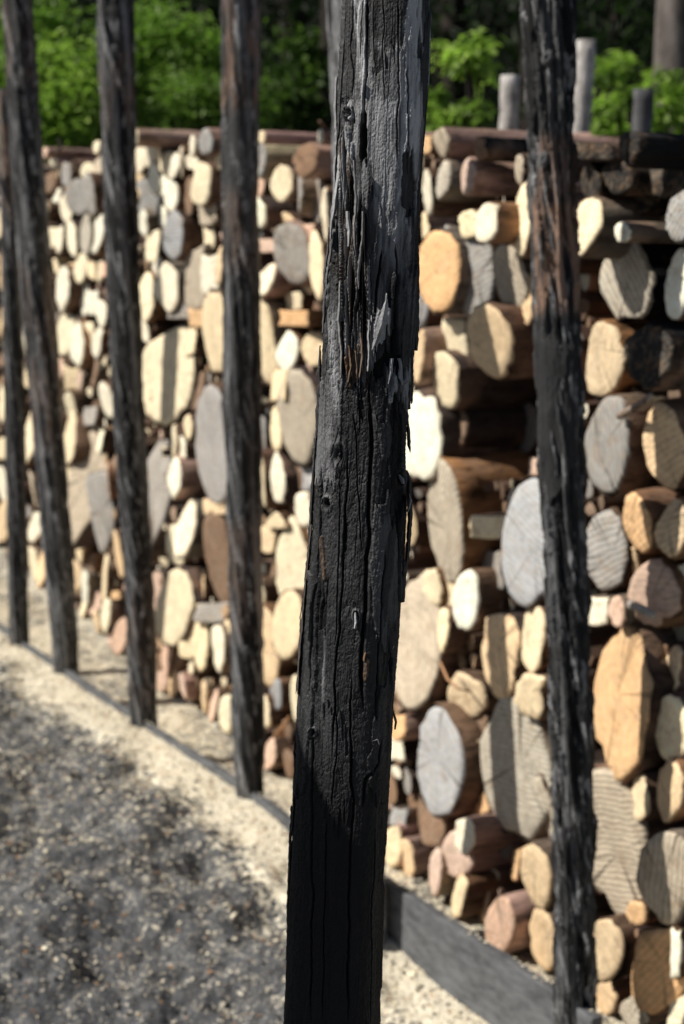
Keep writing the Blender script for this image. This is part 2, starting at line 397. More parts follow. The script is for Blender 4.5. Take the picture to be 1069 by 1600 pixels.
# ------------------------------------------------------------------ logs
# x, y, w, h (outline of the cut end), tone, shape, protrusion (m, None = random), bark tone
TONES = {
 'c': ((.97, .81, .55), 'cream', .25), 'w': ((1., .91, .71), 'pale cream', .2), 't': ((.86, .64, .40), 'tan', .55),
 'o': ((.84, .52, .27), 'orange', .5), 'g': ((.38, .36, .335), 'grey', .9), 'b': ((.42, .42, .425), 'blue grey', .7),
 'n': ((.26, .165, .11), 'brown', .8), 'p': ((.74, .52, .40), 'pinkish', .5), 'k': ((.03, .028, .027), 'charred black', .9),
 'l': ((.55, .48, .38), 'grey tan', 1.)}
BT = {'n': (.13, .080, .055), 'p': (.46, .30, .25), 'k': (.011, .011, .012), 'g': (.20, .17, .14), 'o': (.26, .13, .06), 'y': (.36, .31, .20)}
LOGS = [
 # right of / around the right post
 (917,354,38,92,'c','o',.10,'g'),(973,363,28,32,'w','o',.12,'n'),(1064,338,38,84,'g','i',.10,'g'),(981,440,62,125,'l','i',0,'k'),
 (1062,444,26,108,'w','o',.04,'n'),(942,562,72,118,'t','o',.0,'o'),(1015,556,64,102,'k','i',.08,'k'),(1062,540,26,34,'p','o',-.02,'n'),
 (986,229,34,58,'k','i',.16,'k'),(925,286,60,62,'k','i',.05,'k'),(922,236,70,26,'k','b',.1,'k'),(1040,276,84,70,'k','i',.02,'k'),(968,276,56,50,'k','i',.06,'k'),(1000,312,70,44,'k','i',-.01,'k'),
 (950,694,72,152,'g','o',.03,'n'),(1040,697,60,134,'t','o',.03,'n'),(997,817,50,98,'o','o',.04,'n'),(1050,824,52,90,'t','o',.03,'o'),
 (948,860,60,122,'g','o',.01,'n'),(1023,927,58,106,'p','i',.03,'n'),(988,880,24,50,'t','b',-.02,'n'),(1060,902,28,46,'w','b',-.01,'g'),
 (966,956,30,50,'p','o',.06,'g'),(936,955,34,42,'w','b',.02,'g'),(973,1097,104,245,'o','i',.02,'n'),(1024,1042,44,66,'n','b',-.03,'n'),
 (1053,1046,38,76,'t','h',-.01,'n'),(1049,1138,62,102,'c','o',.03,'n'),(1001,1247,42,72,'c','o',.02,'n'),(1048,1238,58,102,'t','o',.03,'o'),
 (962,1318,92,242,'l','i',.0,'n'),(1046,1372,72,150,'l','o',.03,'g'),(997,1427,30,38,'o','o',.02,'n'),(990,1470,26,44,'n','o',-.03,'n'),
 (944,1484,42,98,'t','o',.03,'k'),(1030,1518,68,136,'o','i',.02,'n'),(1058,1488,20,76,'w','b',.03,'n'),(1063,1572,18,62,'c','b',.02,'n'),
 (948,1558,42,54,'t','o',0,'n'),(992,1582,54,54,'l','i',.02,'n'),
 # between the near post and the right post
 (669,299,26,70,'w','o',.05,'n'),(694,284,29,66,'l','o',.06,'g'),(734,275,27,58,'p','o',.09,'p'),(692,222,28,50,'l','o',.06,'p'),
 (668,226,12,28,'o','b',0,'n'),(751,233,26,38,'n','o',.08,'k'),(814,268,24,52,'l','o',.04,'n'),(764,343,33,73,'w','o',.13,'n'),
 (733,351,34,46,'c','i',.02,'n'),(818,343,38,120,'c','o',.06,'n'),(667,361,24,62,'c','o',-.01,'n'),(686,424,54,122,'o','o',.05,'g'),
 (706,382,26,60,'g','i',.0,'g'),(742,422,54,142,'g','o',.0,'n'),(799,435,54,102,'l','o',.03,'g'),(827,466,26,86,'t','o',0,'n'),
 (767,532,55,110,'t','o',.06,'n'),(659,470,24,98,'b','o',-.01,'n'),(656,556,18,84,'t','o',.06,'p'),(714,536,32,84,'c','b',.0,'n'),
 (698,593,42,84,'c','i',.03,'n'),(655,684,62,144,'w','i',.05,'n'),(708,665,50,76,'n','i',-.03,'n'),(697,815,74,192,'l','o',.03,'o'),
 (768,824,44,36,'c','b',.05,'n'),(828,848,74,186,'b','o',.04,'n'),(840,736,22,44,'p','b',-.03,'n'),(803,780,18,36,'l','o',-.03,'n'),
 (774,890,34,62,'g','b',-.04,'k'),(677,918,26,62,'c','o',.01,'n'),(729,938,38,92,'w','o',.02,'n'),(708,938,20,80,'c','b',.0,'n'),
 (694,985,24,70,'c','o',.02,'n'),(651,1003,68,200,'l','o',.03,'n'),(783,1022,68,130,'t','i',.02,'n'),(830,1086,58,78,'c','h',.03,'n'),
 (833,997,50,108,'c','o',.04,'n'),(730,1088,52,74,'t','i',-.01,'n'),(688,1192,70,166,'b','o',.04,'n'),(738,1186,34,62,'c','b',-.02,'n'),
 (756,1252,36,38,'o','t',-.02,'o'),(808,1202,106,204,'l','i',.0,'n'),(678,1293,34,70,'n','o',.0,'n'),(655,1262,50,56,'n','i',-.03,'g'),
 (725,1305,30,62,'w','o',.08,'p'),(716,1334,40,74,'p','o',.03,'p'),(682,1362,33,70,'p','o',.04,'n'),(637,1341,29,62,'t','o',.02,'p'),
 (615,1323,18,62,'c','o',.04,'p'),(624,1277,22,28,'g','b',.0,'g'),(719,1402,32,70,'c','o',.04,'n'),(756,1416,22,66,'t','o',-.02,'n'),
 (782,1446,42,88,'p','o',.07,'p'),(839,1368,52,100,'t','o',.05,'n'),(808,1350,22,48,'o','b',.0,'o'),(850,1468,52,100,'t','o',.04,'n'),
 (624,1135,26,44,'o','o',.04,'p'),(620,1170,22,42,'w','b',.0,'n'),(856,1268,30,112,'l','o',-.02,'n'),(755,1128,18,40,'n','o',-.05,'n'),
 # between the fourth post and the near post
 (409,250,20,54,'g','o',.06,'y'),(410,216,10,22,'c','o',.12,'p'),(503,214,18,24,'w','o',.08,'p'),(480,250,26,52,'n','o',.08,'p'),
 (441,288,27,56,'c','o',.06,'n'),(470,304,24,60,'g','o',.04,'g'),(408,333,18,50,'w','o',.08,'n'),(406,294,16,30,'p','o',-.01,'n'),
 (499,314,24,72,'g','o',.02,'n'),(510,336,22,88,'w','o',.04,'n'),(458,396,36,92,'g','o',.04,'p'),(451,359,28,56,'t','i',.0,'n'),
 (482,366,22,32,'p','b',.02,'p'),(496,415,34,104,'c','o',.02,'n'),(419,384,32,22,'p','b',.0,'n'),(415,438,24,60,'w','o',.06,'p'),
 (485,450,16,20,'c','b',-.02,'n'),(460,470,24,30,'c','b',.0,'n'),(460,498,50,28,'o','b',.03,'o'),(416,540,32,150,'c','o',.02,'n'),
 (449,549,28,64,'w','o',.04,'n'),(492,545,24,54,'c','o',.0,'n'),(477,578,30,24,'p','b',.0,'n'),(437,603,34,52,'c','b',.02,'n'),
 (434,668,26,76,'c','o',.02,'n'),(467,650,50,140,'l','o',.02,'n'),(412,680,20,60,'g','o',-.02,'k'),(411,750,22,90,'c','o',.02,'n'),
 (436,748,30,86,'w','o',.03,'n'),(483,738,20,62,'b','o',-.01,'n'),(432,812,32,26,'c','t',.02,'n'),(420,843,32,44,'t','b',-.02,'n'),
 (476,795,20,54,'w','o',.03,'n'),(459,892,44,154,'c','i',.0,'n'),(450,977,38,106,'c','o',.04,'n'),(416,1010,28,122,'t','o',.0,'n'),
 (411,930,13,50,'c','o',.0,'n'),(437,1020,24,54,'g','i',-.04,'n'),(433,1084,28,52,'b','o',.0,'n'),(462,1092,28,76,'c','o',.04,'n'),
 (418,1115,16,56,'c','o',.01,'n'),(423,1178,27,46,'p','o',.02,'n'),(452,1194,27,48,'n','o',.02,'n'),(434,1140,24,24,'o','t',-.02,'o'),
 (424,900,24,50,'n','i',-.05,'n'),(446,1145,22,40,'n','o',-.04,'n'),
 # between third and fourth post
 (214,215,11,28,'c','o',.14,'p'),(302,228,15,34,'w','o',.06,'p'),(323,223,17,44,'g','o',.06,'p'),(219,252,20,46,'w','o',.04,'n'),
 (234,245,15,37,'w','o',.04,'n'),(247,239,13,34,'c','o',.04,'g'),(262,254,15,34,'c','o',.03,'n'),(273,260,16,42,'w','o',.04,'n'),
 (285,253,16,52,'l','o',.02,'n'),(303,254,19,28,'w','o',.03,'n'),(326,256,16,28,'t','o',.01,'n'),(344,247,13,37,'c','o',.03,'n'),
 (243,279,16,48,'w','o',.05,'n'),(254,290,15,36,'w','i',.03,'n'),(268,304,20,52,'w','o',.04,'n'),(231,310,32,62,'g','o',.0,'n'),
 (214,292,14,50,'t','o',.01,'n'),(314,288,28,70,'c','o',.05,'n'),(297,307,19,60,'n','o',.02,'n'),(343,293,14,50,'t','o',.01,'n'),
 (256,339,16,44,'w','o',.04,'n'),(225,348,24,42,'w','i',.02,'n'),(326,330,30,44,'l','b',.02,'n'),(272,368,27,72,'b','o',.06,'n'),
 (239,386,16,50,'c','b',.0,'n'),(329,374,12,32,'c','b',-.01,'n'),(247,425,24,40,'w','b',.0,'n'),(260,450,25,80,'w','o',.03,'g'),
 (231,466,30,80,'c','o',.03,'n'),(306,437,26,94,'l','b',.02,'n'),(330,428,19,66,'w','b',.0,'n'),(345,415,14,60,'t','o',.0,'n'),
 (310,498,30,30,'o','b',.03,'o'),(284,485,22,28,'g','b',.0,'g'),(338,519,38,126,'c','o',.04,'n'),(228,520,17,44,'w','o',.0,'n'),
 (263,582,62,164,'c','o',.0,'n'),(301,536,20,44,'c','b',.03,'n'),(306,612,26,60,'n','b',-.03,'n'),(232,627,17,46,'c','o',.02,'n'),
 (239,776,28,196,'g','o',.0,'n'),(273,692,22,56,'c','o',.02,'n'),(284,708,17,50,'w','o',.03,'n'),(295,668,14,40,'c','o',.03,'n'),
 (273,750,25,64,'w','o',.05,'p'),(290,826,27,86,'w','o',.05,'g'),(276,852,24,66,'c','o',.02,'n'),(334,696,54,188,'b','o',.04,'n'),
 (338,792,36,26,'t','b',.02,'p'),(272,950,44,114,'c','o',.04,'n'),(343,872,32,142,'n','o',.0,'n'),(318,912,24,54,'t','o',-.04,'n'),
 (240,935,13,84,'p','o',.0,'n'),(297,1002,17,56,'c','o',.02,'n'),(315,1002,17,94,'c','o',.0,'n'),(300,1038,13,32,'c','b',-.01,'n'),
 (342,1008,30,88,'w','i',.02,'n'),(357,1002,14,64,'c','o',.0,'n'),(330,958,26,30,'g','b',.0,'n'),(305,950,24,14,'c','b',.02,'n'),
 (262,1026,18,62,'p','o',.0,'n'),(278,1028,13,46,'n','o',-.02,'n'),(272,1068,13,40,'t','o',.0,'n'),(287,1072,13,42,'p','o',.02,'p'),
 (320,1088,17,54,'t','o',.0,'n'),(335,1104,13,52,'p','o',.0,'n'),(355,1116,18,60,'c','o',.03,'n'),(245,1040,14,52,'n','o',-.01,'n'),
 (304,1072,13,42,'n','o',-.02,'n'),(254,1064,12,34,'p','o',.01,'n'),
 # between second and third post
 (152,229,18,24,'c','o',.05,'n'),(155,262,17,34,'l','o',.01,'n'),(85,252,12,26,'w','o',.03,'p'),(94,263,10,28,'c','o',.01,'n'),
 (104,272,16,40,'g','o',.03,'n'),(115,272,12,42,'l','o',.0,'n'),(78,284,18,36,'n','o',.0,'n'),(71,240,9,18,'p','o',.1,'p'),
 (138,268,10,28,'c','o',.0,'n'),(89,306,14,22,'w','b',.0,'n'),(124,308,18,60,'g','o',.03,'n'),(141,304,18,64,'g','o',.04,'n'),
 (155,300,12,48,'n','o',.0,'n'),(108,298,14,20,'o','b',.0,'o'),(104,326,17,56,'w','o',.04,'n'),(76,330,12,34,'t','o',.0,'n'),
 (81,372,18,32,'c','b',.0,'n'),(94,371,15,50,'w','o',.02,'n'),(114,374,15,54,'w','o',.03,'n'),(135,367,19,64,'l','o',.03,'n'),
 (154,365,20,60,'w','o',.03,'n'),(88,416,26,24,'c','b',.02,'y'),(112,421,20,20,'t','b',.0,'y'),(99,453,25,74,'w','o',.04,'n'),
 (127,419,14,48,'c','o',.02,'n'),(134,456,12,76,'w','o',.0,'n'),(145,422,11,32,'c','o',.01,'n'),(156,425,10,34,'c','o',.01,'n'),
 (166,418,10,40,'p','o',.0,'n'),(145,474,12,36,'w','b',.0,'n'),(159,491,21,44,'w','o',.03,'n'),(103,522,18,70,'c','o',.03,'n'),
 (122,540,19,76,'w','o',.04,'n'),(138,522,13,36,'c','b',-.01,'n'),(152,536,16,46,'w','h',.0,'n'),(87,507,14,38,'g','o',.0,'n'),
 (92,585,20,48,'p','o',.0,'n'),(115,592,11,38,'c','b',.01,'n'),(126,594,12,32,'p','o',.0,'n'),(148,583,26,46,'n','o',-.02,'n'),
 (168,626,19,56,'w','o',.02,'n'),(109,692,34,94,'c','o',.02,'n'),(112,636,20,44,'c','b',.0,'n'),(137,750,25,198,'l','o',.02,'n'),
 (157,790,24,148,'g','o',.03,'n'),(158,690,15,36,'w','b',.01,'n'),(172,755,15,62,'p','o',.0,'n'),(114,738,16,32,'c','b',.0,'n'),
 (117,776,20,20,'g','b',.01,'n'),(124,836,21,84,'c','o',.02,'n'),(116,897,15,58,'t','o',.01,'n'),(134,918,15,54,'w','o',.03,'n'),
 (131,952,12,32,'c','o',.01,'n'),(149,943,14,38,'p','o',.0,'n'),(152,970,11,40,'t','o',.01,'n'),(165,903,17,78,'c','o',.0,'n'),
 (166,962,15,52,'c','o',.02,'n'),(174,992,12,38,'p','o',.0,'n'),(188,995,18,56,'p','o',.02,'n'),(186,868,13,84,'t','o',.0,'n'),
 (184,930,26,13,'o','b',.02,'o'),(143,880,14,32,'n','b',-.02,'n'),(140,650,22,30,'g','b',-.02,'n'),
 # left of the second post
 (3,272,9,34,'w','o',.02,'n'),(3,345,10,54,'c','o',.02,'n'),(43,545,10,52,'w','o',.01,'n'),(45,590,10,32,'c','o',.0,'n'),
 (50,675,21,102,'c','o',.02,'n'),(4,500,10,62,'t','o',.0,'n'),(5,562,12,24,'n','o',.0,'n'),(52,764,19,60,'l','o',.01,'n'),
 (57,820,17,50,'w','o',.01,'n'),(53,880,16,62,'c','o',.02,'n'),(68,884,11,62,'t','o',.0,'n'),(5,702,16,36,'c','o',.02,'n'),
 (5,757,15,58,'w','o',.01,'n'),(6,814,13,64,'t','o',.0,'n'),(3,425,10,60,'t','o',.0,'n'),(4,632,13,60,'c','o',.02,'n'),
]

# poles of the row: pixel rows (y, centre x, width)
POLES = {
 'A': [(140, 10, 25), (500, 20, 28), (1003, 31, 29)],
 'B': [(0, 27, 46), (300, 46, 49), (560, 67, 47), (900, 93, 43), (1046, 104, 37)],
 'C': [(0, 180, 54), (300, 188, 50), (600, 199, 46), (900, 216, 44), (1128, 225, 39)],
 'D': [(0, 374, 57), (300, 376, 55), (600, 379, 54), (900, 383, 51), (1238, 390, 45)],
 'E': [(0, 545, 66), (190, 553, 64), (1358, 571, 56)],
 'F': [(0, 857, 80), (200, 861, 66), (400, 868, 66), (700, 878, 66), (1000, 890, 60), (1300, 898, 61), (1574, 900, 55)],
}
NEAR = [(0, 533, 672), (100, 530, 670), (200, 524, 663), (300, 520, 655), (400, 512, 651), (500, 505, 647), (600, 499, 640), (700, 495, 636),
        (800, 488, 636), (900, 480, 631), (1000, 473, 625), (1100, 466, 617), (1200, 462, 612), (1300, 455, 606), (1400, 449, 602), (1500, 445, 599), (1600, 441, 597)]

def pole_x(k, y):
    t = POLES[k]; return float(np.interp(y, [a[0] for a in t], [a[1] for a in t]))
def bay(x, y):
    if x < pole_x('B', y): return 'left of the second post'
    if x < pole_x('C', y): return 'between second and third posts'
    if x < pole_x('D', y): return 'between third and fourth posts'
    if x < 560: return 'between fourth and central posts'
    if x < pole_x('F', y): return 'between central and right posts'
    return 'right of the rightmost post'
SHW = {'o': 'round', 'i': 'rough', 'b': 'split', 't': 'wedge', 'h': 'halved'}
ORD = ['', 'first', 'second', 'third', 'fourth', 'fifth', 'sixth', 'seventh', 'eighth', 'ninth', 'tenth', 'eleventh', 'twelfth', 'thirteenth', 'fourteenth', 'fifteenth', 'sixteenth', 'seventeenth', 'eighteenth', 'nineteenth', 'twentieth']
SPECIAL = {
 (973,1097): 'largest orange log end with clear growth rings, right of the rightmost post',
 (962,1318): 'tall wavy-edged grey tan log end below the largest orange one',
 (1046,1372): 'round grey tan log end covered in coarse saw marks, at the right edge',
 (986,229): 'thick charred black log lying on top of the stack at far right',
 (1015,556): 'rough charred dark log end beside a tan one, right of the rightmost post',
 (1049,1138): 'cream round log end at the right edge, beside the largest orange one',
 (981,440): 'vertical grey cracked log end with charred black side, under a thin pale log',
 (973,363): 'thin round cream log poking out beside a thicker one at right',
 (917,354): 'long pale barked log with bright cream end, just right of the rightmost post',
 (1023,927): 'pinkish leaf-shaped split log end, right of the rightmost post',
 (697,815): 'big grey tan oval log end with orange bark, right of the central post',
 (828,848): 'big blue grey oval log end half hidden by the rightmost post',
 (651,1003): 'big saw-marked grey tan log end fanning out behind the central post',
 (688,1192): 'smooth blue grey oval log end standing low, right of the central post',
 (808,1202): 'largest grey tan log end crossed by a post shadow, near the rightmost post',
 (686,424): 'big orange oval log end high up, just right of the central post',
 (764,343): 'bright round cream log sticking out near the top, left of the rightmost post',
 (767,532): 'tan round log end half in shadow, above the dark hollow',
 (334,696): 'big blue grey oval log end tucked against the fourth post',
 (263,582): 'big cream log end with a dark shadow stripe, beside the third post',
 (239,776): 'tall narrow grey log end with a dark shadow line beside third post',
 (137,750): 'tall grey tan log end, larger of a pair left of the third post',
 (157,790): 'tall grey log end, lower of a pair left of the third post',
 (655,684): 'brightest pale split log end, just right of the central post at mid height',
 (768,824): 'small pale split block wedged between two big grey log ends',
 (756,1252): 'orange wedge of split wood low in the stack beside blue grey log',
}
groups = {}
for L in LOGS:
    x, y, w, h, tn, shp = L[:6]
    size = 'small' if w*h*((1184/(x+650))**2) < 2300 else ('medium' if w*h*((1184/(x+650))**2) < 5200 else 'big')
    groups.setdefault((bay(x, y), tn, shp, size), []).append(L)
labels = {}
for (b, tn, shp, size), ls in groups.items():
    ls = [l for l in ls if l[:2] not in SPECIAL]
    ls.sort(key=lambda l: l[1])
    for i, l in enumerate(ls):
        base = f"{size} {TONES[tn][1]} {SHW[shp]} log end"
        if len(ls) == 1: labels[l[:2]] = f"{base} {b}, low in the stack" if l[1] > 900 else (f"{base} {b}, near the top" if l[1] < 420 else f"{base} {b}, midway up")
        elif i == 0: labels[l[:2]] = f"{base}, topmost such one {b}"
        elif i == len(ls)-1: labels[l[:2]] = f"{base}, lowest such one {b}"
        else: labels[l[:2]] = f"{base}, {ORD[min(i+1, 20)]} such from top {b}"
labels.update(SPECIAL)

Mw = Matrix(((dW[0], -nW[0], 0), (dW[1], -nW[1], 0), (0, 0, 1)))     # local x along wall, local y into the stack, z up
if Mw.determinant() < 0: Mw = Matrix(((-dW[0], -nW[0], 0), (-dW[1], -nW[1], 0), (0, 0, 1)))
EUL = Mw.to_euler(); Mi = np.array(Mw.inverted())

def outline(shape, w, h, R):
    n = 28; a = np.linspace(0, 2*PI, n, endpoint=False)
    if shape in 'oi':
        amp = .06 if shape == 'o' else .12
        r = 1+sum(amp/(k-1)**.6*math.cos(1)*np.cos(k*a+R.uniform(0, 6.28)) for k in (2, 3, 4, 6))
        r += np.array([R.gauss(0, .022 if shape == 'o' else .035) for _ in a])
        P = np.stack([np.cos(a)*r, np.sin(a)*r], -1)
        for _ in range((R.choice([0, 1, 1, 2, 3]) if w < 40 else R.choice([0, 0, 1])) if shape == 'o' else (1 if w < 40 else 0)):       # flats where it was split or squeezed
            fa = R.uniform(0, 6.28); fd = R.uniform(.62, .92); dt = P[:, 0]*math.cos(fa)+P[:, 1]*math.sin(fa); ex = np.maximum(dt-fd, 0)*.85
            P = P-np.stack([ex*math.cos(fa), ex*math.sin(fa)], -1)
    else:
        if shape == 'b': K = [(-1, -.85), (-.2, -1.), (.95, -.9), (1.05, .3), (.9, 1.), (-.1, .9), (-.95, 1.), (-1.02, .1)]
        elif shape == 't': K = [(-1, -.9), (.1, -1.), (1, -.8), (.55, .1), (.1, 1.), (-.35, .3)]
        else: K = [(-1, -.2), (-.7, .5), (-.1, .95), (.5, 1.), (1, .75), (.7, .0), (.6, -.6), (.2, -1.), (-.6, -.8)]
        K = [(p[0]+R.gauss(0, .1), p[1]+R.gauss(0, .08)) for p in K]
        P = []
        for i in range(n):
            u = i/n*len(K); k = int(u); f = u-k; p = K[k]; q = K[(k+1) % len(K)]
            P.append((p[0]*(1-f)+q[0]*f+R.gauss(0, .015), p[1]*(1-f)+q[1]*f+R.gauss(0, .015)))
        P = np.array(P)
        if np.cross(P[1]-P[0], P[2]-P[1]).sum() < 0: P = P[::-1]
    return P*np.array([w/2, h/2])

def make_log(L, i):
    x, y, w, h, tn, shp, p, bt = L
    R = random.Random(i*71+5)
    p = p+R.uniform(-.012, .012)
    C = on_wall(x, y, p)
    top = y < 300 or (y < 330 and x > 850)
    length = R.uniform(.95, 1.05) if top else R.uniform(.5, .7)
    t = thing('log', C, labels[(x, y)], 'log', 'logs stacked with their sawn ends facing out', EUL)
    P2 = outline(shp, w*(1.12 if x < 640 else 1.06), h*1.06, R)
    pts = np.array([(Mi@(on_wall(x+a, y-b, p)-C)) for a, b in P2])
    n = len(pts); X = pts[:, 0]; Z = pts[:, 2]
    area = .5*np.sum(X*np.roll(Z, -1)-np.roll(X, -1)*Z)
    if area < 0: X = X[::-1]; Z = Z[::-1]
    ta, tb = R.gauss(-.03, .15), R.gauss(0, .11)
    rr = max(X.max()-X.min(), Z.max()-Z.min())/2
    # bark body
    rings = [(0, .985), (.004, 1.), (.06, 1.01), (.2, 1.), (.4, .99), (length, .97)]
    V = []; ph = [R.uniform(0, 6.28) for _ in range(4)]
    bendx, bendz = R.gauss(0, .02), R.gauss(0, .012)
    rag = [max(-.01, R.gauss(.012, .022)) for _ in range(n)]; ragy = [R.gauss(0, .003) for _ in range(n)]
    for k, (d, s) in enumerate(rings):
        for j in range(n):
            e = 1+(.03*math.sin(3*d*9+ph[0]+j)+R.gauss(0, .012) if k > 1 else 0)
            yy = d+(X[j]*ta+Z[j]*tb)*(1 if k < 3 else 0)
            if k < 2: e = 1+rag[j]; yy += ragy[j]
            V.append((X[j]*s*e+bendx*d*d, yy, Z[j]*s*e+bendz*d*d))
    Fs = []
    for k in range(len(rings)-1):
        for j in range(n):
            a = k*n+j; b = k*n+(j+1) % n; Fs.append((a, b, b+n, a+n))
    Fs.append(tuple(reversed(range((len(rings)-1)*n, len(rings)*n))))
    bo = mesh_obj('bark', V, Fs, BARK, t)
    c = BT[bt] if not (bt == 'n' and R.random() < .45) else R.choice([(.17, .14, .11), (.20, .11, .06), (.07, .05, .045), (.22, .17, .13)]); v = R.uniform(.55, 1.25); bo.color = (c[0]*v, c[1]*v*R.uniform(.95, 1.05), c[2]*v, 1)
    # cut face : concentric rings with slight relief, set a hair proud of the bark edge
    V = []; Fs = []; lev = [1., .93, .7, .4, .0]
    bt_ = .985 if shp in 'oi' else 1.0
    for k, s in enumerate(lev[:-1]):
        for j in range(n):
            rel = R.gauss(0, .0012)
            V.append((X[j]*s*bt_*.975, (X[j]*ta+Z[j]*tb)*s-.002-(.004 if k > 0 else 0)+rel, Z[j]*s*bt_*.975))
    V.append((0, -.006, 0))
    for k in range(3):
        for j in range(n):
            a = k*n+j; b = k*n+(j+1) % n; Fs.append((a, b, b+n, a+n))
    for j in range(n): Fs.append((3*n+j, 3*n+(j+1) % n, 4*n))
    # close the rim back to the bark
    base = len(V)
    for j in range(n): V.append((X[j]*.97, (X[j]*ta+Z[j]*tb)+.006, Z[j]*.97))
    for j in range(n): Fs.append((j, base+j, base+(j+1) % n, (j+1) % n))
    fo = mesh_obj('cut_face', V, Fs, CUT, t)
    c, _, al = TONES[tn]; v = R.uniform(.80, 1.08); wv = R.uniform(.94, 1.05)
    fo.color = (min(c[0]*v*wv, 1.02), min(c[1]*v, .97), c[2]*v/wv, min(1, al*R.uniform(.8, 1.2)))
    return t
for i, L in enumerate(LOGS): make_log(L, i)

# the rest of the stack, deeper behind and beyond the frame: one mass
def filler():
    V = []; Q = []; C = []; cnt = 0
    S_, U_ = [], []
    step = .135; row = 0
    z = .13
    R = random.Random(3)
    posts = [k for k in POLES]
    while z < 2.5:
        s = -2.6+(step/2 if row % 2 else 0)
        while s < 6.5:
            s_ = s+R.uniform(-.02, .02); z_ = z+R.uniform(-.02, .02); r = R.uniform(.05, .078)
            C0 = W_0+dW*s_
            px, py = project(np.array([C0[0], C0[1], z_]))
            topy = np.interp(px, [-400, 60, 210, 700, 1100, 1500], [262, 262, 246, 252, 262, 262])
            rp = F*r/max(1, C0[1])
            if py-rp < topy+6 or z_ < .12: s += step; continue
            infr = -20 < px < 1085
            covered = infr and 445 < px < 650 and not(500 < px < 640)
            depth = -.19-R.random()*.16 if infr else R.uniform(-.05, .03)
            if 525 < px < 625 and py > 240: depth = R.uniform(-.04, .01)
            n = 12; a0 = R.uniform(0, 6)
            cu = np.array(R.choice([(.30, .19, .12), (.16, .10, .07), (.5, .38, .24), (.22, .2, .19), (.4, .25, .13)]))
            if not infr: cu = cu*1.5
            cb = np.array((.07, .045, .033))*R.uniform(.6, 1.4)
            base = len(V)
            for (d, sc, cc) in ((0, .9, cu), (.0, .98, cb), (.3, 1., cb)):
                for j in range(n):
                    a = a0+j/n*2*PI; rr = r*sc*(1+.05*math.sin(2*a+s*9)+.04*math.sin(3*a+z*9))
                    P = W_0+dW*(s_+math.cos(a)*rr)+nW*(depth-d)
                    V.append((P[0], P[1], z_+math.sin(a)*rr)); C.append(cc)
            P = W_0+dW*s_+nW*(depth+.003); V.append((P[0], P[1], z_)); C.append(cu)
            for j in range(n):
                k = (j+1) % n
                Q.append((base+j, base+k, base+3*n)); 
                Q.append((base+j, base+n+j, base+n+k)); Q.append((base+j, base+n+k, base+k))
                Q.append((base+n+j, base+2*n+j, base+2*n+k)); Q.append((base+n+j, base+2*n+k, base+n+k))
            s += step
        z += step*.87; row += 1
    # small splits and round sticks wedged into the gaps between the larger logs
    M = np.zeros((850, 560), bool); yy, xx_ = np.mgrid[0:850, 0:560]*2.0; xx_ = xx_-20
    for L in LOGS: M |= ((xx_-L[0])/(L[2]*.52))**2+((yy-L[1])/(L[3]*.51))**2 < 1
    M[(xx_ > 712)&(xx_ < 850)&(yy > 575)&(yy < 745)] = True
    M[(xx_ > 925)&(yy > 385)&(yy < 510)] = True
    M[(xx_ > 880)&(yy < 330)] = True
    M[(xx_ > 500)&(xx_ < 560)&(yy > 700)] = False
    R2 = random.Random(77)
    for it in range(26000):
        px = R2.uniform(-10, 1080); py = R2.uniform(215, 1600)
        top = np.interp(px, [0, 60, 75, 205, 215, 400, 530, 680, 880, 1069], [268, 268, 256, 246, 226, 226, 232, 222, 240, 250])
        bot = np.interp(px, [0, 130, 350, 650, 930, 1069], [855, 962, 1145, 1378, 1585, 1700])
        big = 1 if it < 6000 else (.7 if it < 14000 else .45)
        C0 = on_wall(px, py, 0); rr = R2.uniform(.022, .05)*big; hpx = rr*F/C0[1]; wpx = hpx*(.33+.00035*px)*R2.uniform(.7, 1.2)
        if py-hpx < top or py+hpx*.7 > bot: continue
        ok = True
        for a in range(10):
            ix = int((px+20+wpx*.85*math.cos(a*.628))/2); iy = int((py+hpx*.85*math.sin(a*.628))/2)
            if ix < 0 or iy < 0 or ix >= 560 or iy >= 850 or M[iy, ix]: ok = False; break
        if not ok: continue
        x0 = max(0, int((px+20-wpx)/2)); x1 = int((px+20+wpx)/2)+1; y0 = int((py-hpx)/2); y1 = int((py+hpx)/2)+1
        sub = ((xx_[y0:y1, x0:x1]-px)/wpx)**2+((yy[y0:y1, x0:x1]-py)/hpx)**2 < 1; M[y0:y1, x0:x1] |= sub
        dep = R2.uniform(-.07, .0) if px < 640 else R2.uniform(-.12, -.02)
        C1 = on_wall(px, py, dep); n = R2.choice([5, 6, 8, 9, 10]); jit = .28 if n < 7 else .13; a0 = R2.uniform(0, 6)
        cu = np.array(R2.choice([(.92, .80, .58), (.95, .86, .68), (.85, .72, .50), (.68, .46, .28), (.28, .18, .12), (.40, .28, .20), (.38, .35, .32), (.62, .45, .36)]))*R2.uniform(.8, 1.05)
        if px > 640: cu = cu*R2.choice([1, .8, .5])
        cb = np.array(R2.choice([(.10, .06, .045), (.16, .10, .07), (.07, .05, .04), (.3, .2, .15)]))*R2.uniform(.6, 1.3)
        ta = R2.gauss(0, .25); base = len(V); e = [1+R2.gauss(0, jit) for _ in range(n)]
        ux = rr*(wpx/hpx)/(.33+.00035*px)
        for (d, sc, cc) in ((0, .93, cu), (0, 1., cb), (.4, 1., cb)):
            for j in range(n):
                a = a0+j/n*2*PI; o_ = math.cos(a)*ux*sc*e[j]
                P = C1+dW*o_-nW*(d+(o_*ta if d == 0 else 0)); V.append((P[0], P[1], P[2]+math.sin(a)*rr*sc*e[j])); C.append(cc)
        V.append(tuple(C1+nW*.002)); C.append(cu*1.03)
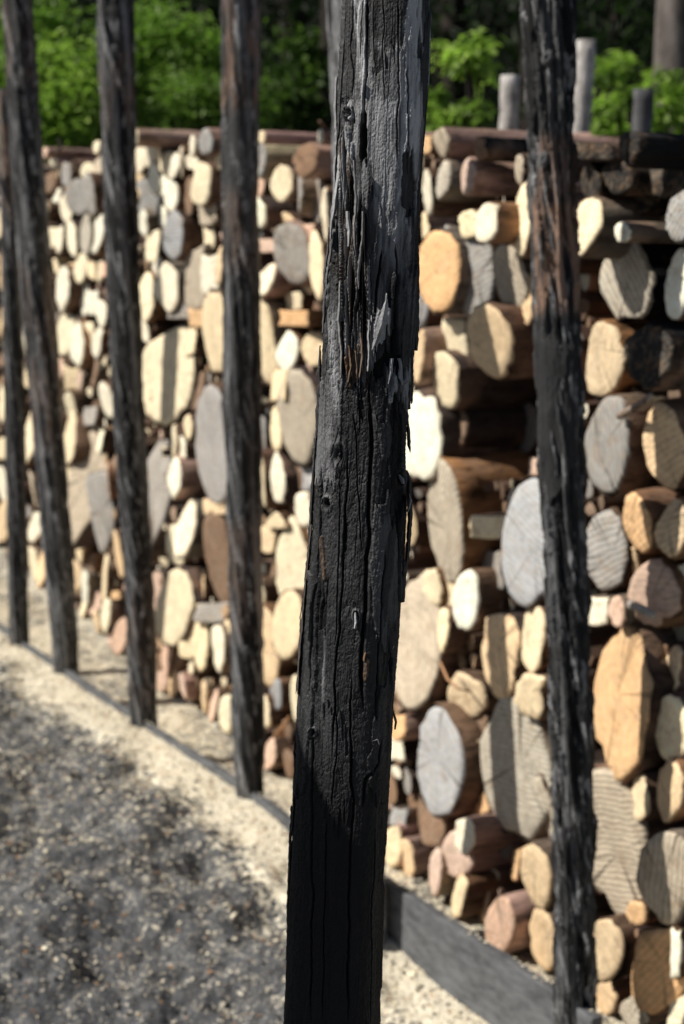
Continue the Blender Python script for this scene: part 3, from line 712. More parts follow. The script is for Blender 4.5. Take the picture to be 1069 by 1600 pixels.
        for j in range(n):
            k = (j+1) % n
            Q.append((base+j, base+k, base+3*n))
            Q.append((base+j, base+n+j, base+n+k)); Q.append((base+j, base+n+k, base+k))
            Q.append((base+n+j, base+2*n+j, base+2*n+k)); Q.append((base+n+j, base+2*n+k, base+n+k)); cnt += 1
    print('small pieces', cnt)
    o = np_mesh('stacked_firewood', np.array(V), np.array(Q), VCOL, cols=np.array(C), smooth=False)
    tag(o, 'dark recessed firewood filling the depth of the log stack', 'firewood', kind='stuff')
filler()

# branches and splinters poking out of the stack
def tube(name, pts, radii, mat, parent, n=8, col=None):
    pts = [Vector(p) for p in pts]; V = []; Fs = []
    for i, p in enumerate(pts):
        t = (pts[min(i+1, len(pts)-1)]-pts[max(i-1, 0)]).normalized()
        u = t.orthogonal().normalized(); w = t.cross(u)
        if i: # keep frame steady
            u = (pu-t*pu.dot(t)).normalized(); w = t.cross(u)
        pu = u
        for j in range(n):
            a = j/n*2*PI; V.append(p+(u*math.cos(a)+w*math.sin(a))*radii[i])
    for i in range(len(pts)-1):
        for j in range(n):
            a = i*n+j; b = i*n+(j+1) % n; Fs.append((a, b, b+n, a+n))
    Fs.append(tuple(reversed(range(n)))); Fs.append(tuple(range((len(pts)-1)*n, len(pts)*n)))
    o = mesh_obj(name, V, Fs, mat, parent)
    if col: o.color = (*col, 1)
    return o
def twig(pp, r, col, label, p0=.06):
    pts = [on_wall(x, y, p0+d) for x, y, d in pp]
    o = tube('branch', pts, [r*(1-.5*i/len(pts)) for i in range(len(pts))], BARK, None, 7, col)
    tag(o, label, 'branch')
twig([(968, 650, 0), (985, 640, .02), (1005, 628, .03), (1018, 616, .03)], .009, (.34, .28, .24), 'forked pale grey stick jutting out above a tan log end at right')
twig([(688, 1035, 0), (700, 1062, .03), (716, 1076, .03), (735, 1080, .0)], .004, (.4, .22, .12), 'thin orange splinter curling below the saw-marked log right of central post')
twig([(985, 945, 0), (1004, 952, .03), (1022, 962, .02)], .012, (.36, .33, .3), 'pale grey barked branch beside a small pinkish round log end')
twig([(430, 1150, .02), (445, 1132, .03), (452, 1120, .02)], .008, (.42, .22, .11), 'short orange splinter leaning low between fourth and central posts')
twig([(512, 205, .0), (506, 197, .05), (500, 190, .08)], .008, (.06, .04, .03), 'short dark stub sticking up from the stack top left of central post')
twig([(90, 236, .0), (97, 226, .03), (92, 219, .05)], .010, (.05, .045, .05), 'short dark stub rising from the stack top between second and third posts')

# ------------------------------------------------------------------ poles of the row
def pole_mesh(rows, zbot, ztop, depthY, parent, seed, nu=56, nv=420, rough=1., brown=None, silver=.5, tilt=0, cap=True):
    """rows in pixels at constant depth Y"""
    ys = [r[0] for r in rows]; e = []
    for (y, cx, w) in rows:
        P = at_y(cx, y, depthY); L = at_y(cx-w/2, y, depthY); e.append((P[2], P[0], P[0]-L[0]))
    e.sort(); zz = np.array([a[0] for a in e]); xx = np.array([a[1] for a in e]); rr = np.array([a[2] for a in e])
    # extend with the same lean
    m0 = (xx[1]-xx[0])/(zz[1]-zz[0]); m1 = (xx[-1]-xx[-2])/(zz[-1]-zz[-2])
    zz = np.concatenate([[zbot], zz, [ztop]]) if ztop > zz[-1]+.01 else np.concatenate([[zbot], zz])
    xx = np.concatenate([[xx[0]+m0*(zbot-e[0][0])], xx, [xx[-1]+m1*(ztop-e[-1][0])]]) if len(zz) == len(xx)+2 else np.concatenate([[xx[0]+m0*(zbot-e[0][0])], xx])
    rr = np.concatenate([[rr[0]], rr, [rr[-1]*.97]]) if len(zz) == len(rr)+2 else np.concatenate([[rr[0]], rr])
    zs = np.linspace(zz[0], zz[-1], nv); th = np.linspace(0, 2*PI, nu, endpoint=False)
    T, Zg = np.meshgrid(th, zs); cx = np.interp(Zg, zz, xx); R0 = np.interp(Zg, zz, rr)
    sarc = T/(2*PI)*18; seam = 18
    def per(x, y, s, o=4):      # periodic noise around
        k = T/(2*PI); a = fbm(x, y, s, o); b = fbm(x-seam*(x.max()/x.max()), y, s, o); return a
    cs, sn = np.cos(T), np.sin(T)
    n1 = fbm(cs*2.2+Zg*1.2, sn*2.2+Zg*2.0, seed, 4)-.5
    g1 = fbm(cs*9+7, sn*9+Zg*3.0, seed+3, 4)-.5
    bl = fbm(cs*4+Zg*9, sn*4-Zg*7, seed+9, 4)
    pl = sstep(.47, .53, fbm(cs*3+Zg*5, sn*3+Zg*2.2, seed+21, 4))
    R = R0*(1+.10*n1*rough+.09*g1*rough)+(pl*.006+(bl-.5)*.013)*rough
    R = R+(fbm(cs*7+Zg*16, sn*7-Zg*21, seed+61, 4)-.5)*(.015 if rough > 1.2 else .008)
    if rough > 1.2: R = R+.005*sstep(.52, .56, fbm(cs*5+Zg*7, sn*5+Zg*5, seed+71, 4))
    R = R-(.0065 if rough > 1.2 else .0015)
    V = np.stack([cx+R*np.cos(T), depthY+tilt*(Zg-1)+R*np.sin(T), Zg], -1).reshape(-1, 3)
    fl = sstep(.60, .68, fbm(cs*6+Zg*22, sn*6-Zg*17, seed+91, 3))*.95
    sil = np.clip(silver*(.2+2.6*(fbm(cs*3+Zg*2, sn*3, seed+31)-.42))+.25*pl*silver, 0, 1)
    sil = np.maximum(sil, fl)
    br = np.zeros_like(sil)
    if brown is not None:
        px, py = project(V); px = px.reshape(sil.shape); py = py.reshape(sil.shape)
        for (y0, y1, amt) in brown:
            br = np.maximum(br, amt*sstep(y0-20, y0+15, py)*(1-sstep(y1-20, y1+20, py))*sstep(.46-.13*amt, .56-.06*amt, fbm(cs*3, sn*3+Zg*8, seed+41)))
    dk = sstep(.50, .60, fbm(cs*3+Zg*3, sn*3+Zg*3, seed+51))*.7
    dk = dk*(1-fl); cols = np.stack([sil, br, dk], -1).reshape(-1, 3)
    idx = np.arange(nu*nv).reshape(nv, nu); a = idx[:-1]; b = idx[1:]
    Q = np.stack([a, np.roll(a, -1, 1), np.roll(b, -1, 1), b], -1).reshape(-1, 4)
    # caps
    V = np.concatenate([V, [[xx[-1], depthY+tilt*(zs[-1]-1), zs[-1]+.004], [xx[0], depthY, zs[0]]]]); cols = np.concatenate([cols, [[.3, 0, 0], [0, 0, 0]]])
    tq = [(idx[-1, j], idx[-1, (j+1) % nu], nu*nv, nu*nv) for j in range(nu)]
    V = V-np.array(parent.location) if parent is not None else V
    me_Q = Q
    o = np_mesh('shaft', V, me_Q, CHARFAR, parent, cols=cols)
    return o, (zz, xx, rr)
def cap_mesh(parent, zz, xx, rr, depthY, mat, tilt=0):
    n = 20; z = zz[-1]; V = [(xx[-1], depthY, z+.004)]; Fs = []
    for j in range(n): a = j/n*2*PI; V.append((xx[-1]+rr[-1]*1.02*math.cos(a), depthY+rr[-1]*1.02*math.sin(a), z-.001))
    for j in range(n): Fs.append((0, 1+j, 1+(j+1) % n))
    for j in range(n):
        v = V[1+j]; V.append((v[0], v[1], z-.02))
    for j in range(n): Fs.append((1+j, 1+n+j, 1+n+(j+1) % n, 1+(j+1) % n))
    V = np.array(V)-np.array(parent.location)
    o = mesh_obj('top_end', V, Fs, mat, parent, smooth=False); return o
def knot(parent, P, outward, r, mat=CHARFAR):
    """small branch stub: lumpy ring with a hollow"""
    out = Vector(outward).normalized(); u = out.cross(Vector((0, 0, 1))).normalized(); w = u.cross(out)
    prof = [(1.5, -.35), (1.25, .05), (.95, .38), (.6, .48), (.42, .25), (.25, .1)]
    V = []; Fs = []; n = 14; R = random.Random(int(abs(P[2])*9999))
    ph = R.uniform(0, 6)
    for (a, h) in prof:
        for j in range(n):
            t = j/n*2*PI; e = 1+.15*math.sin(2*t+ph)+R.gauss(0, .05)
            V.append(np.array(P)+np.array(u)*math.cos(t)*r*a*e+np.array(w)*math.sin(t)*r*a*1.25*e+np.array(out)*h*r)
    for i in range(len(prof)-1):
        for j in range(n):
            a = i*n+j; b = i*n+(j+1) % n; Fs.append((a, b, b+n, a+n))
    Fs.append(tuple((len(prof)-1)*n+j for j in range(n)))
    V = np.array(V)-np.array(parent.location)
    return np_knot(V, Fs, mat, parent)
def np_knot(V, Fs, mat, parent):
    o = mesh_obj('knot', V, Fs, mat, parent)
    a = o.data.color_attributes.new('Col', 'FLOAT_COLOR', 'POINT')
    a.data.foreach_set('color', np.tile(np.array([.55, 0, 0, 1], np.float32), len(V))); return o

PLAB = {
 'A': ('short charred post with orange brown top, leftmost of the row in front of the stack', .75, [(130, 330, .8)]),
 'B': ('slim charred post leaning left, second from the left before the log stack', .8, [(-200, 130, .3), (420, 700, .35)]),
 'C': ('charred post third from left, nearly black against the pale log ends', .75, [(80, 200, .3), (900, 1100, .25)]),
 'D': ('straight charred post fourth from left, grey with brown streaks on its right', .8, [(-100, 170, .8), (300, 420, .3), (820, 1000, .3)]),
 'E': ('charred post almost wholly hidden behind the thick central post', 1.0, None),
 'F': ('knobbly charred post right of the centre with a reddish peeled patch', .55, [(215, 320, .6), (320, 485, 1.3)]),
}
KN = {'B': [(30, 140), (60, 420), (84, 760)], 'C': [(182, 80), (196, 330), (203, 480), (214, 800)], 'D': [(372, 180), (392, 390), (374, 680), (386, 1010)],
      'F': [(850, 95), (846, 250), (905, 440), (873, 545), (908, 748), (905, 905), (905, 1160), (884, 640), (896, 1060), (922, 1525), (880, 1300)]}
for k, rows in POLES.items():
    lb, sil, br = PLAB[k]
    yb = rows[-1]
    base = at_z(yb[1], yb[0], TOPZ)
    # push centre just behind the plank
    s, q = plank_sq(base[0], base[1]); dY = base[1]+(.075-q)*.5-(.17 if k == 'E' else 0)
    rws = rows
    t = thing('charred_post', (base[0], dY, .05), lb, 'post', 'charred posts in a row before the log stack')
    ztop = 3.3 if k != 'A' else at_y(10, 140, dY)[2]
    big = k == 'F'
    o, (zz, xx, rr) = pole_mesh(rws, -.05, ztop, dY, t, hash_ := {'A': 3, 'B': 13, 'C': 29, 'D': 41, 'E': 57, 'F': 71}[k], nu=150 if big else 72, nv=1500 if big else 520,
                  rough=1.3 if big else .85, brown=br, silver=sil)
    cap_mesh(t, zz, xx, rr, dY, DARKPOLE)
    for (kx, ky) in KN.get(k, []):
        C = at_y(pole_x(k, ky), ky, dY); w = float(np.interp(ky, [a[0] for a in rows], [a[2] for a in rows]))/2
        f = max(-.98, min(.98, (kx-pole_x(k, ky))/w)); r = w*dY/F
        nrm = (f, -math.sqrt(1-f*f), .05); P = C+np.array([nrm[0]*r, nrm[1]*r, 0])
        knot(t, P, nrm, .008 if big else .009)
    if big:   # outer bark sleeve that ends in a torn edge
        zz_, nvv, nuu = None, 500, 90
        zs = np.linspace(at_y(880, 805, dY)[2], at_y(862, 500, dY)[2], nvv); th = np.linspace(PI*.95, PI*1.75, nuu)
        T, Zg = np.meshgrid(th, zs); cx = np.interp(Zg, zz, xx); R0 = np.interp(Zg, zz, rr)
        edge = zs[0]+.02+.10*np.abs(th-PI*1.22)/1.2+.03*(fbm(th*5, th*0, 5, 3)-.5)
        keep = (Zg > edge[None, :])
        n1 = fbm(T*3, Zg*14, 77, 5)-.5
        R = R0*1.02+.0035+n1*.012-.012*sstep(.2, 0, (T-th[0]))-.012*sstep(.2, 0, th[-1]-T)-.012*sstep(.06, 0, zs[-1]-Zg)
        V = np.stack([cx+R*np.cos(T), dY+R*np.sin(T), Zg], -1).reshape(-1, 3)-np.array(t.location)
        idx = np.arange(nuu*nvv).reshape(nvv, nuu)
        Qf = np.stack([idx[:-1, :-1], idx[:-1, 1:], idx[1:, 1:], idx[1:, :-1]], -1)[keep[:-1, :-1]]
        cols = np.stack([.35*fbm(T*4, Zg*9, 8), 0*T, .2+0*T], -1).reshape(-1, 3)
        bs = np_mesh('bark_layer', V, Qf.reshape(-1, 4), CHARFAR, t, cols=cols)
        so = bs.modifiers.new('th', 'SOLIDIFY'); so.thickness = .004; so.offset = -1
# side stub of the leftmost post
tA = [o for o in COL.objects if o.get('label', '').startswith('short charred post with orange')][0]
dYA = tA.location.y
pts = [at_y(-12, 262, dYA-.05), at_y(4, 290, dYA-.05), at_y(20, 330, dYA-.06)]
ob = tube('branch_stub', [np.array(p)-np.array(tA.location) for p in pts], [.016, .014, .010], DARKPOLE, tA, 8)

# grey poles standing behind the stack
for (x, yt, w, Yd, mat, lb) in ((797, 118, 27, 5.6, GREYPOLE, 'pale grey cut pole behind the stack, leftmost of three'),
                           (917, 63, 27, 5.6, GREYPOLE, 'taller grey pole with flat top behind the stack, right of the rightmost post'),
                           (1006, 140, 29, 5.5, DARKPOLE, 'short dark grey pole top behind the stack beside the big tree trunk')):
    P = at_y(x, yt, Yd); r = w/2*Yd/F
    V = []; Fs = []; n = 24; m = 60; R = random.Random(x)
    for i in range(m):
        z = P[2]*i/(m-1)
        for j in range(n):
            a = j/n*2*PI; rr = r*(1+.06*math.sin(a*2+z*3)+.05*math.sin(z*37+a)+R.gauss(0, .025))*(1.12-.12*i/(m-1))
            V.append((rr*math.cos(a)-(P[2]-z)*(.01 if x != 917 else .045), rr*math.sin(a), z))
    for i in range(m-1):
        for j in range(n):
            a = i*n+j; b = i*n+(j+1) % n; Fs.append((a, b, b+n, a+n))
    Fs.append(tuple((m-1)*n+j for j in range(n)))
    o = mesh_obj('wooden_pole', V, Fs, mat); o.location = (P[0], Yd, 0)
    tag(o, lb, 'pole', 'poles standing behind the log stack')

# ------------------------------------------------------------------ the near post
DN = 1.63
def near_post():
    rows = NEAR
    e = []
    for (y, xl, xr) in rows:
        c = (xl+xr)/2; P = at_y(c, y, DN); Lf = at_y(xl, y, DN); e.append((P[2], P[0], P[0]-Lf[0]))
    e.sort(); zz = np.array([a[0] for a in e]); xx = np.array([a[1] for a in e]); rr = np.array([a[2] for a in e])
    m0 = (xx[2]-xx[0])/(zz[2]-zz[0]); m1 = (xx[-1]-xx[-3])/(zz[-1]-zz[-3])
    ztop = 2.9
    base = (xx[0]+m0*(0-zz[0]), DN, 0)
    t = thing('charred_post', base, 'thick charred post standing nearest the camera with peeling splintered wood', 'post')
    t.name = 'charred_post'
    def sections():
        Z = np.concatenate([[-.1], zz, [ztop]]); X = np.concatenate([[xx[0]+m0*(-.1-zz[0])], xx, [xx[-1]+m1*(ztop-zz[-1])]])
        Rr = np.concatenate([[rr[0]*1.03], rr, [rr[-1]*.97]]); return Z, X, Rr
    Zs, Xs, Rs = sections()
    # vertical sampling: dense in the visible band
    zv = np.concatenate([np.linspace(-.1, zz[0]-.03, 60, endpoint=False), np.linspace(zz[0]-.03, zz[-1]+.03, 1500), np.linspace(zz[-1]+.04, ztop, 60)])
    front = np.linspace(PI*.97, PI*2.03, 470); backs = np.linspace(PI*.03, PI*.97, 60)[1:-1]
    th = np.concatenate([front, backs+2*PI])
    T, Zg = np.meshgrid(th, zv); cx = np.interp(Zg, Zs, Xs); R0 = np.interp(Zg, Zs, Rs)
    cs, sn = np.cos(T), np.sin(T)
    # pixel position of the undisplaced surface
    PX, PY = project(np.stack([cx+R0*cs, DN+R0*sn, Zg], -1))
    frontm = (sn < .1)
    PX = np.where(frontm, PX, -999)
    arc = (T-PI)*R0*1000          # mm along the girth
    zm = Zg*1000
    wx = PX+(fbm(PX/9, PY/26, 101, 4)-.5)*9      # warped pixels, for torn edges
    wy = PY+(vnoise(PX/2.6, PX*0, 103)-.5)*46+(fbm(PX/5, PY/7, 105, 3)-.5)*12
    H = np.zeros_like(T); SIL = np.zeros_like(T); BR = np.zeros_like(T); DK = np.zeros_like(T)
    def inpoly(poly, X, Y):
        r = np.zeros(X.shape, bool); j = len(poly)-1
        for i in range(len(poly)):
            xi, yi = poly[i]; xj, yj = poly[j]
            c = ((yi > Y) != (yj > Y)) & (X < (xj-xi)*(Y-yi)/(yj-yi+1e-9)+xi); r ^= c; j = i
        return r
    def polydist(pl, X, Y):
        d = np.full(X.shape, 1e9); tt = np.zeros(X.shape); acc = 0; tot = sum(math.dist(pl[i][:2], pl[i+1][:2]) for i in range(len(pl)-1))
        for i in range(len(pl)-1):
            ax, ay = pl[i][:2]; bx, by = pl[i+1][:2]; L = math.hypot(bx-ax, by-ay)
            u = np.clip(((X-ax)*(bx-ax)+(Y-ay)*(by-ay))/(L*L), 0, 1)
            dd = np.hypot(X-ax-u*(bx-ax), Y-ay-u*(by-ay)); k = dd < d
            d = np.where(k, dd, d); tt = np.where(k, (acc+u*L)/tot, tt); acc += L
        return d, tt
    # overall undulation, facets and grain
    H += (fbm(cs*1.6+3, sn*1.6+Zg*1.5, 5, 3)-.5)*6+10*np.exp(-((T-PI*1.67)/.42)**2)-6*np.exp(-((T-PI*1.3)/.4)**2)
    LO = np.interp(PY, [0, 250, 400, 550, 800, 1100], [.55, .7, 1, 1, .5, .35]); H += (fbm(arc/14, zm/240, 7, 4)-.5)*3.2*LO
    ridg = 1-np.abs(2*fbm(arc/7.5, zm/420, 9, 3)-1)
    H -= sstep(.95, .998, ridg)*1.5*LO
    H += (fbm(arc/1.6, zm/45, 15, 3)-.5)*1.1*LO
    H += (fbm(arc/2.2, zm/3.5, 19, 4)-.5)*.9
    pit = fbm(arc/4.5, zm/6, 23, 4)
    # raised outer layer plates (char blisters)
    plates = [
     ([(575,290),(596,300),(597,400),(593,505),(577,515),(570,400)], 2.5, .25, 0),
     ([(590,470),(606,462),(606,505),(590,528),(580,545),(577,505)], 5., .8, 0),
     ([(606,440),(650,430),(652,545),(640,560),(626,590),(612,560),(606,500)], 4.5, .15, 0),
     ([(629,200),(672,0),(680,0),(672,260),(655,430),(636,430),(622,300)], 2.0, .1, 0),
     ([(505,600),(530,600),(528,680),(520,760),(495,770),(488,690)], 1.8, .55, 0),
     ([(585,640),(606,650),(612,700),(604,730),(592,690)], 3., .2, 0),
     ([(584,780),(600,770),(614,840),(618,960),(600,1010),(582,980),(578,880)], 3.5, .35, 0),
     ([(620,800),(645,780),(642,900),(630,960),(620,900)], 4.5, .15, 0),
     ([(470,900),(497,900),(486,1120),(470,1240),(455,1240),(462,1050)], 3., .2, 0),
     ([(500,1120),(528,1110),(545,1180),(548,1260),(520,1290),(494,1250)], 2.5, .25, 0),
     ([(588,1060),(612,1040),(610,1200),(597,1240),(578,1240),(570,1180)], 2.5, .2, 0),
     ([(560,120),(590,100),(640,60),(660,200),(640,330),(610,340),(580,260),(566,200)], 1.2, .8, 0),
    ]
    for poly, hgt, sl, b in plates:
        m = inpoly(poly, wx, wy); H += m*hgt; SIL = np.maximum(SIL, m*sl)
    # splintered column left of the middle
    spl = [(530,215),(548,235),(552,330),(572,330),(580,470),(588,560),(575,600),(555,605),(540,590),(535,520),(522,470),(515,380),(520,300)]
    m = inpoly(spl, wx, wy)
    strand = vnoise(PX/4.2, PY/75+vnoise(PX/4.2, PX*0, 3)*9, 201); strand2 = vnoise(PX/2.1, PY/38+vnoise(PX/2.1, PX*0, 5)*7, 207)
    H += m*((strand-.5)*9.5+(strand2-.5)*5*sstep(.3, .6, -sn)-1.0); SIL = np.maximum(SIL, m*np.clip(strand*1.5-.25, 0, 1)); BR = np.maximum(BR, m*sstep(.58, .8, strand2)*.65)
    DK = np.maximum(DK, m*sstep(.36, .22, strand))
    # orange-brown splinters
    for (x0, y0, x1, y1) in ((538,560,545,604),(547,548,552,597),(554,566,558,590),(560,540,565,580),(568,1060,573,1030),(498,840,503,905)):
        d, tt = polydist([(x0, y0), (x1, y1)], PX, PY); BR = np.maximum(BR, sstep(4.5, 2, d)*(1 if y0 < 700 else .45)); DK = np.where(d < 4, 0, DK); H += sstep(4, 1.5, d)*2.5
    # deep hollows
    hollows = [([(592,545),(612,520),(622,560),(622,600),(604,600),(598,570),(588,585),(584,560)], 6), ([(606,620),(625,640),(632,760),(640,860),(625,900),(612,800),(604,700)], 3.5),
               ([(533,165),(545,175),(552,200),(546,222),(536,215)], 7), ([(624,235),(640,240),(645,330),(630,350),(622,300)], 4.), ([(567,170),(574,175),(572,250),(562,252)], 5),
               ([(560,600),(570,640),(566,670),(558,640)], 3), ([(500,930),(508,920),(500,1010),(496,990)], 3), ([(535,820),(541,800),(538,880),(534,900)], 3)]
    for poly, dp in hollows:
        m = inpoly(poly, wx, wy); H -= m*dp; DK = np.maximum(DK, m*.9)
    # torn fringe hanging below the second layer on the right
    fr = inpoly([(600,560),(635,560),(640,600),(625,605),(612,590),(600,600)], wx, wy-(vnoise(PX/3, PX*0, 55)*40)); H += fr*4; SIL = np.maximum(SIL, fr*.75); DK = np.where(fr, 0, DK)
    # long drying cracks : polyline, half width px, depth mm
    cr = [([(573,-5),(571,60),(568,130),(565,180)], 2.2, 7), ([(567,170),(565,210),(563,252)], 5, 8), ([(546,-5),(545,80),(546,150)], 1.0, 3), ([(561,-5),(559,90)], .8, 2),
          ([(600,-5),(599,80),(601,160)], .9, 2), ([(622,-5),(620,120),(618,260)], 1., 2), ([(584,0),(585,110)], .7, 1.8),
          ([(543,700),(541,760),(536,850),(530,960),(522,1080),(518,1180)], 1.6, 5), ([(529,730),(530,800),(527,900),(521,1010)], 1.1, 3), ([(551,640),(556,700),(560,770),(566,860)], 1.0, 3),
          ([(578,600),(580,690),(577,800),(574,900),(570,960),(565,1030),(566,1110)], 2.6, 6), ([(596,850),(591,930),(586,1010),(584,1120)], 1.1, 3),
          ([(500,720),(497,830),(488,960),(482,1080)], 1.6, 4), ([(517,330),(512,450),(505,560)], 1.6, 3), ([(550,1050),(549,1150),(551,1260),(545,1420),(541,1600)], 1.5, 4),
          ([(524,1080),(526,1150),(520,1260)], 1.1, 3), ([(484,1120),(482,1240),(484,1400),(480,1600)], 1.7, 4), ([(590,1150),(585,1190),(567,1215),(562,1260)], 1.8, 4),
          ([(609,1000),(606,1040),(610,1070),(604,1100)], 1.6, 3), ([(595,390),(591,440),(586,505)], 1.8, 5), ([(560,300),(562,420),(556,500)], 2., 5), ([(541,260),(545,330),(537,420),(541,520)], 2.2, 6),
          ([(533,420),(530,520),(535,590)], 2., 5), ([(552,400),(549,500),(551,560)], 1.8, 5), ([(612,1270),(600,1400),(596,1600)], 1.4, 3), ([(507,1280),(505,1420),(502,1600)], 1.1, 2.5),
          ([(580,1290),(575,1450),(573,1600)], 1.1, 2.5), ([(616,380),(614,460),(610,520)], 1.5, 3), ([(632,100),(630,200),(633,280)], 1.1, 2)]
    for pl, hw, dp in cr:
        d, tt = polydist(pl, PX+(vnoise(PY/38, PY*0, int(pl[0][0]))-.5)*4+(vnoise(PY/9, PY*0, int(pl[0][0])+5)-.5)*1.2, PY)
        taper = np.clip(np.minimum(tt, 1-tt)*8+.25, 0, 1); k = sstep(hw*1.35, hw*.45, d/np.maximum(taper, .3)*1.)
        H -= k*dp*taper; DK = np.maximum(DK, k*taper*.95)
        lip = np.exp(-((d-hw*2)/1.6)**2)*.5; H += lip*taper
    # knots with eye shaped grain
    for (kx, ky, kr) in ((526,712,11),(507,788,6.5),(626,746,8),(540,175,6),(486,1145,4),(556,962,5)):
        dx = (PX-kx)/kr; dy = (PY-ky)/(kr*1.6); d = np.hypot(dx, dy)
        H += np.exp(-(d-1.1)**2/.12)*2.6-sstep(.75, .2, d)*4.5+np.exp(-(d)**2/.03)*3
        sw = (d < 3.2)*np.cos(d*7.)*.45*np.exp(-d*.5); H += sw; DK = np.maximum(DK, sstep(.8, .5, d)*.8); SIL = np.maximum(SIL, np.exp(-(d-1.25)**2/.05)*.5)
        dd = np.abs(dx)-.18*(1-np.abs(dy)/2.6); H -= sstep(.14, 0, np.abs(dx-.9*np.sign(dx)*np.clip(1-np.abs(dy)/2.4, 0, 1)))*(np.abs(dy) < 2.4)*(np.abs(dx) < 1.2)*1.6
    # silver weathering with sun sheen painted in at the top, fading to none below
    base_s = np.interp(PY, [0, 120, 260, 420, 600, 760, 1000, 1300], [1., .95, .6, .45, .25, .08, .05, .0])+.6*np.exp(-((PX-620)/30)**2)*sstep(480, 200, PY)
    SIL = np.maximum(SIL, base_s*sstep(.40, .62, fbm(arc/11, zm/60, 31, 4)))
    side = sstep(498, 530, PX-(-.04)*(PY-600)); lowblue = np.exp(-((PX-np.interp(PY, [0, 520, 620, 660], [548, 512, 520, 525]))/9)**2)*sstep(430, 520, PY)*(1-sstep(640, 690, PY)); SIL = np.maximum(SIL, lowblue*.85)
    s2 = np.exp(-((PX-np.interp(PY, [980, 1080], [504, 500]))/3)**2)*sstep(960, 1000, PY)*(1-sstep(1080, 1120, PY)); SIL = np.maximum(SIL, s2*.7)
    patch = sstep(.60, .66, fbm(arc/6, zm/12, 37, 4))*sstep(250, 500, PY); SIL = np.maximum(SIL, patch*.18)*np.interp(PY, [0, 1150, 1260], [1, 1, .15]); SIL = np.where(PY < -100, .1, SIL); DK = np.maximum(DK, .65*sstep(1100, 1320, PY)); DK = np.maximum(DK, .6*sstep(.50, .62, fbm(arc/9, zm/55, 131, 4)))  # shade on the foot painted in: silver cut, colour darkened
    H += (pit-.5)*1.6*sstep(150, 500, PY)+(fbm(arc/1.3, zm/1.6, 91, 3)-.5)*1.0
    blis = np.abs(2*fbm(arc/7, zm/9, 61, 3)-1); H += (sstep(0., .12, blis)-1)*.9*sstep(250, 450, PY)*sstep(.45, .6, fbm(arc/30, zm/80, 63, 3))
    H = np.where(frontm, H, np.clip(H, -6, 6))
    R = R0+H/1000*.9-.0015
    V = np.stack([cx+R*cs, DN+R*sn, Zg], -1).reshape(-1, 3)-np.array(base)
    nu, nv = len(th), len(zv); idx = np.arange(nu*nv).reshape(nv, nu)
    Q = np.stack([idx[:-1], np.roll(idx[:-1], -1, 1), np.roll(idx[1:], -1, 1), idx[1:]], -1).reshape(-1, 4)
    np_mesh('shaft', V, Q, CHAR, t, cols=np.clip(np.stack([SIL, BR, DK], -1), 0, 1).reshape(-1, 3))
    # top end
    n = 40; zt = ztop; Vc = [(Xs[-1], DN, zt+.004)]+[(Xs[-1]+Rs[-1]*.985*math.cos(j/n*2*PI), DN+Rs[-1]*.985*math.sin(j/n*2*PI), zt-.001) for j in range(n)]
    mesh_obj('top_end', np.array(Vc)-np.array(base), [(0, 1+j, 1+(j+1) % n) for j in range(n)], DARKPOLE, t, smooth=False)
    # loose splinters: centre line (px, py, width px) in the plane facing the viewer, with lift towards the viewer
    def splinter(name, pl, depth, thick=.0022, sil=.3, br=0., seed=0):
        R_ = random.Random(seed); pts = []
        for i in range(len(pl)-1):
            a, b = pl[i], pl[i+1]; m = max(2, int(math.dist(a[:2], b[:2])/5))
            for j in range(m): f = j/m; pts.append([a[k]*(1-f)+b[k]*f for k in range(3)])
        pts.append(list(pl[-1])); V = []; Fs = []; w0 = 0
        for i, (x, y, w) in enumerate(pts):
            w0 += R_.gauss(0, .35); w0 *= .85; jl = R_.gauss(0, .35)
            hw = w/2*(1+R_.gauss(0, .08)); L = at_y(x-hw+w0+jl, y, depth); Rt = at_y(x+hw+w0, y, depth+.004); C = at_y(x+w0, y, depth-.0022)
            for P in (L, C, Rt): V.append(P)
            V.append(np.array(C)+(0, thick*1.8, 0))
        n = 4
        for i in range(len(pts)-1):
            for j in range(n):
                a = i*n+j; b = i*n+(j+1) % n; Fs.append((a, a+n, b+n, b))
        Fs.append((0, 1, 2, 3)); Fs.append(tuple((len(pts)-1)*n+j for j in (3, 2, 1, 0)))
        o = mesh_obj(name, np.array(V)-np.array(base), Fs, CHAR, t, smooth=False)
        c = np.array([sil, br, 0, 1], np.float32)
        a = o.data.color_attributes.new('Col', 'FLOAT_COLOR', 'POINT'); a.data.foreach_set('color', np.tile(c, len(V)))
        return o
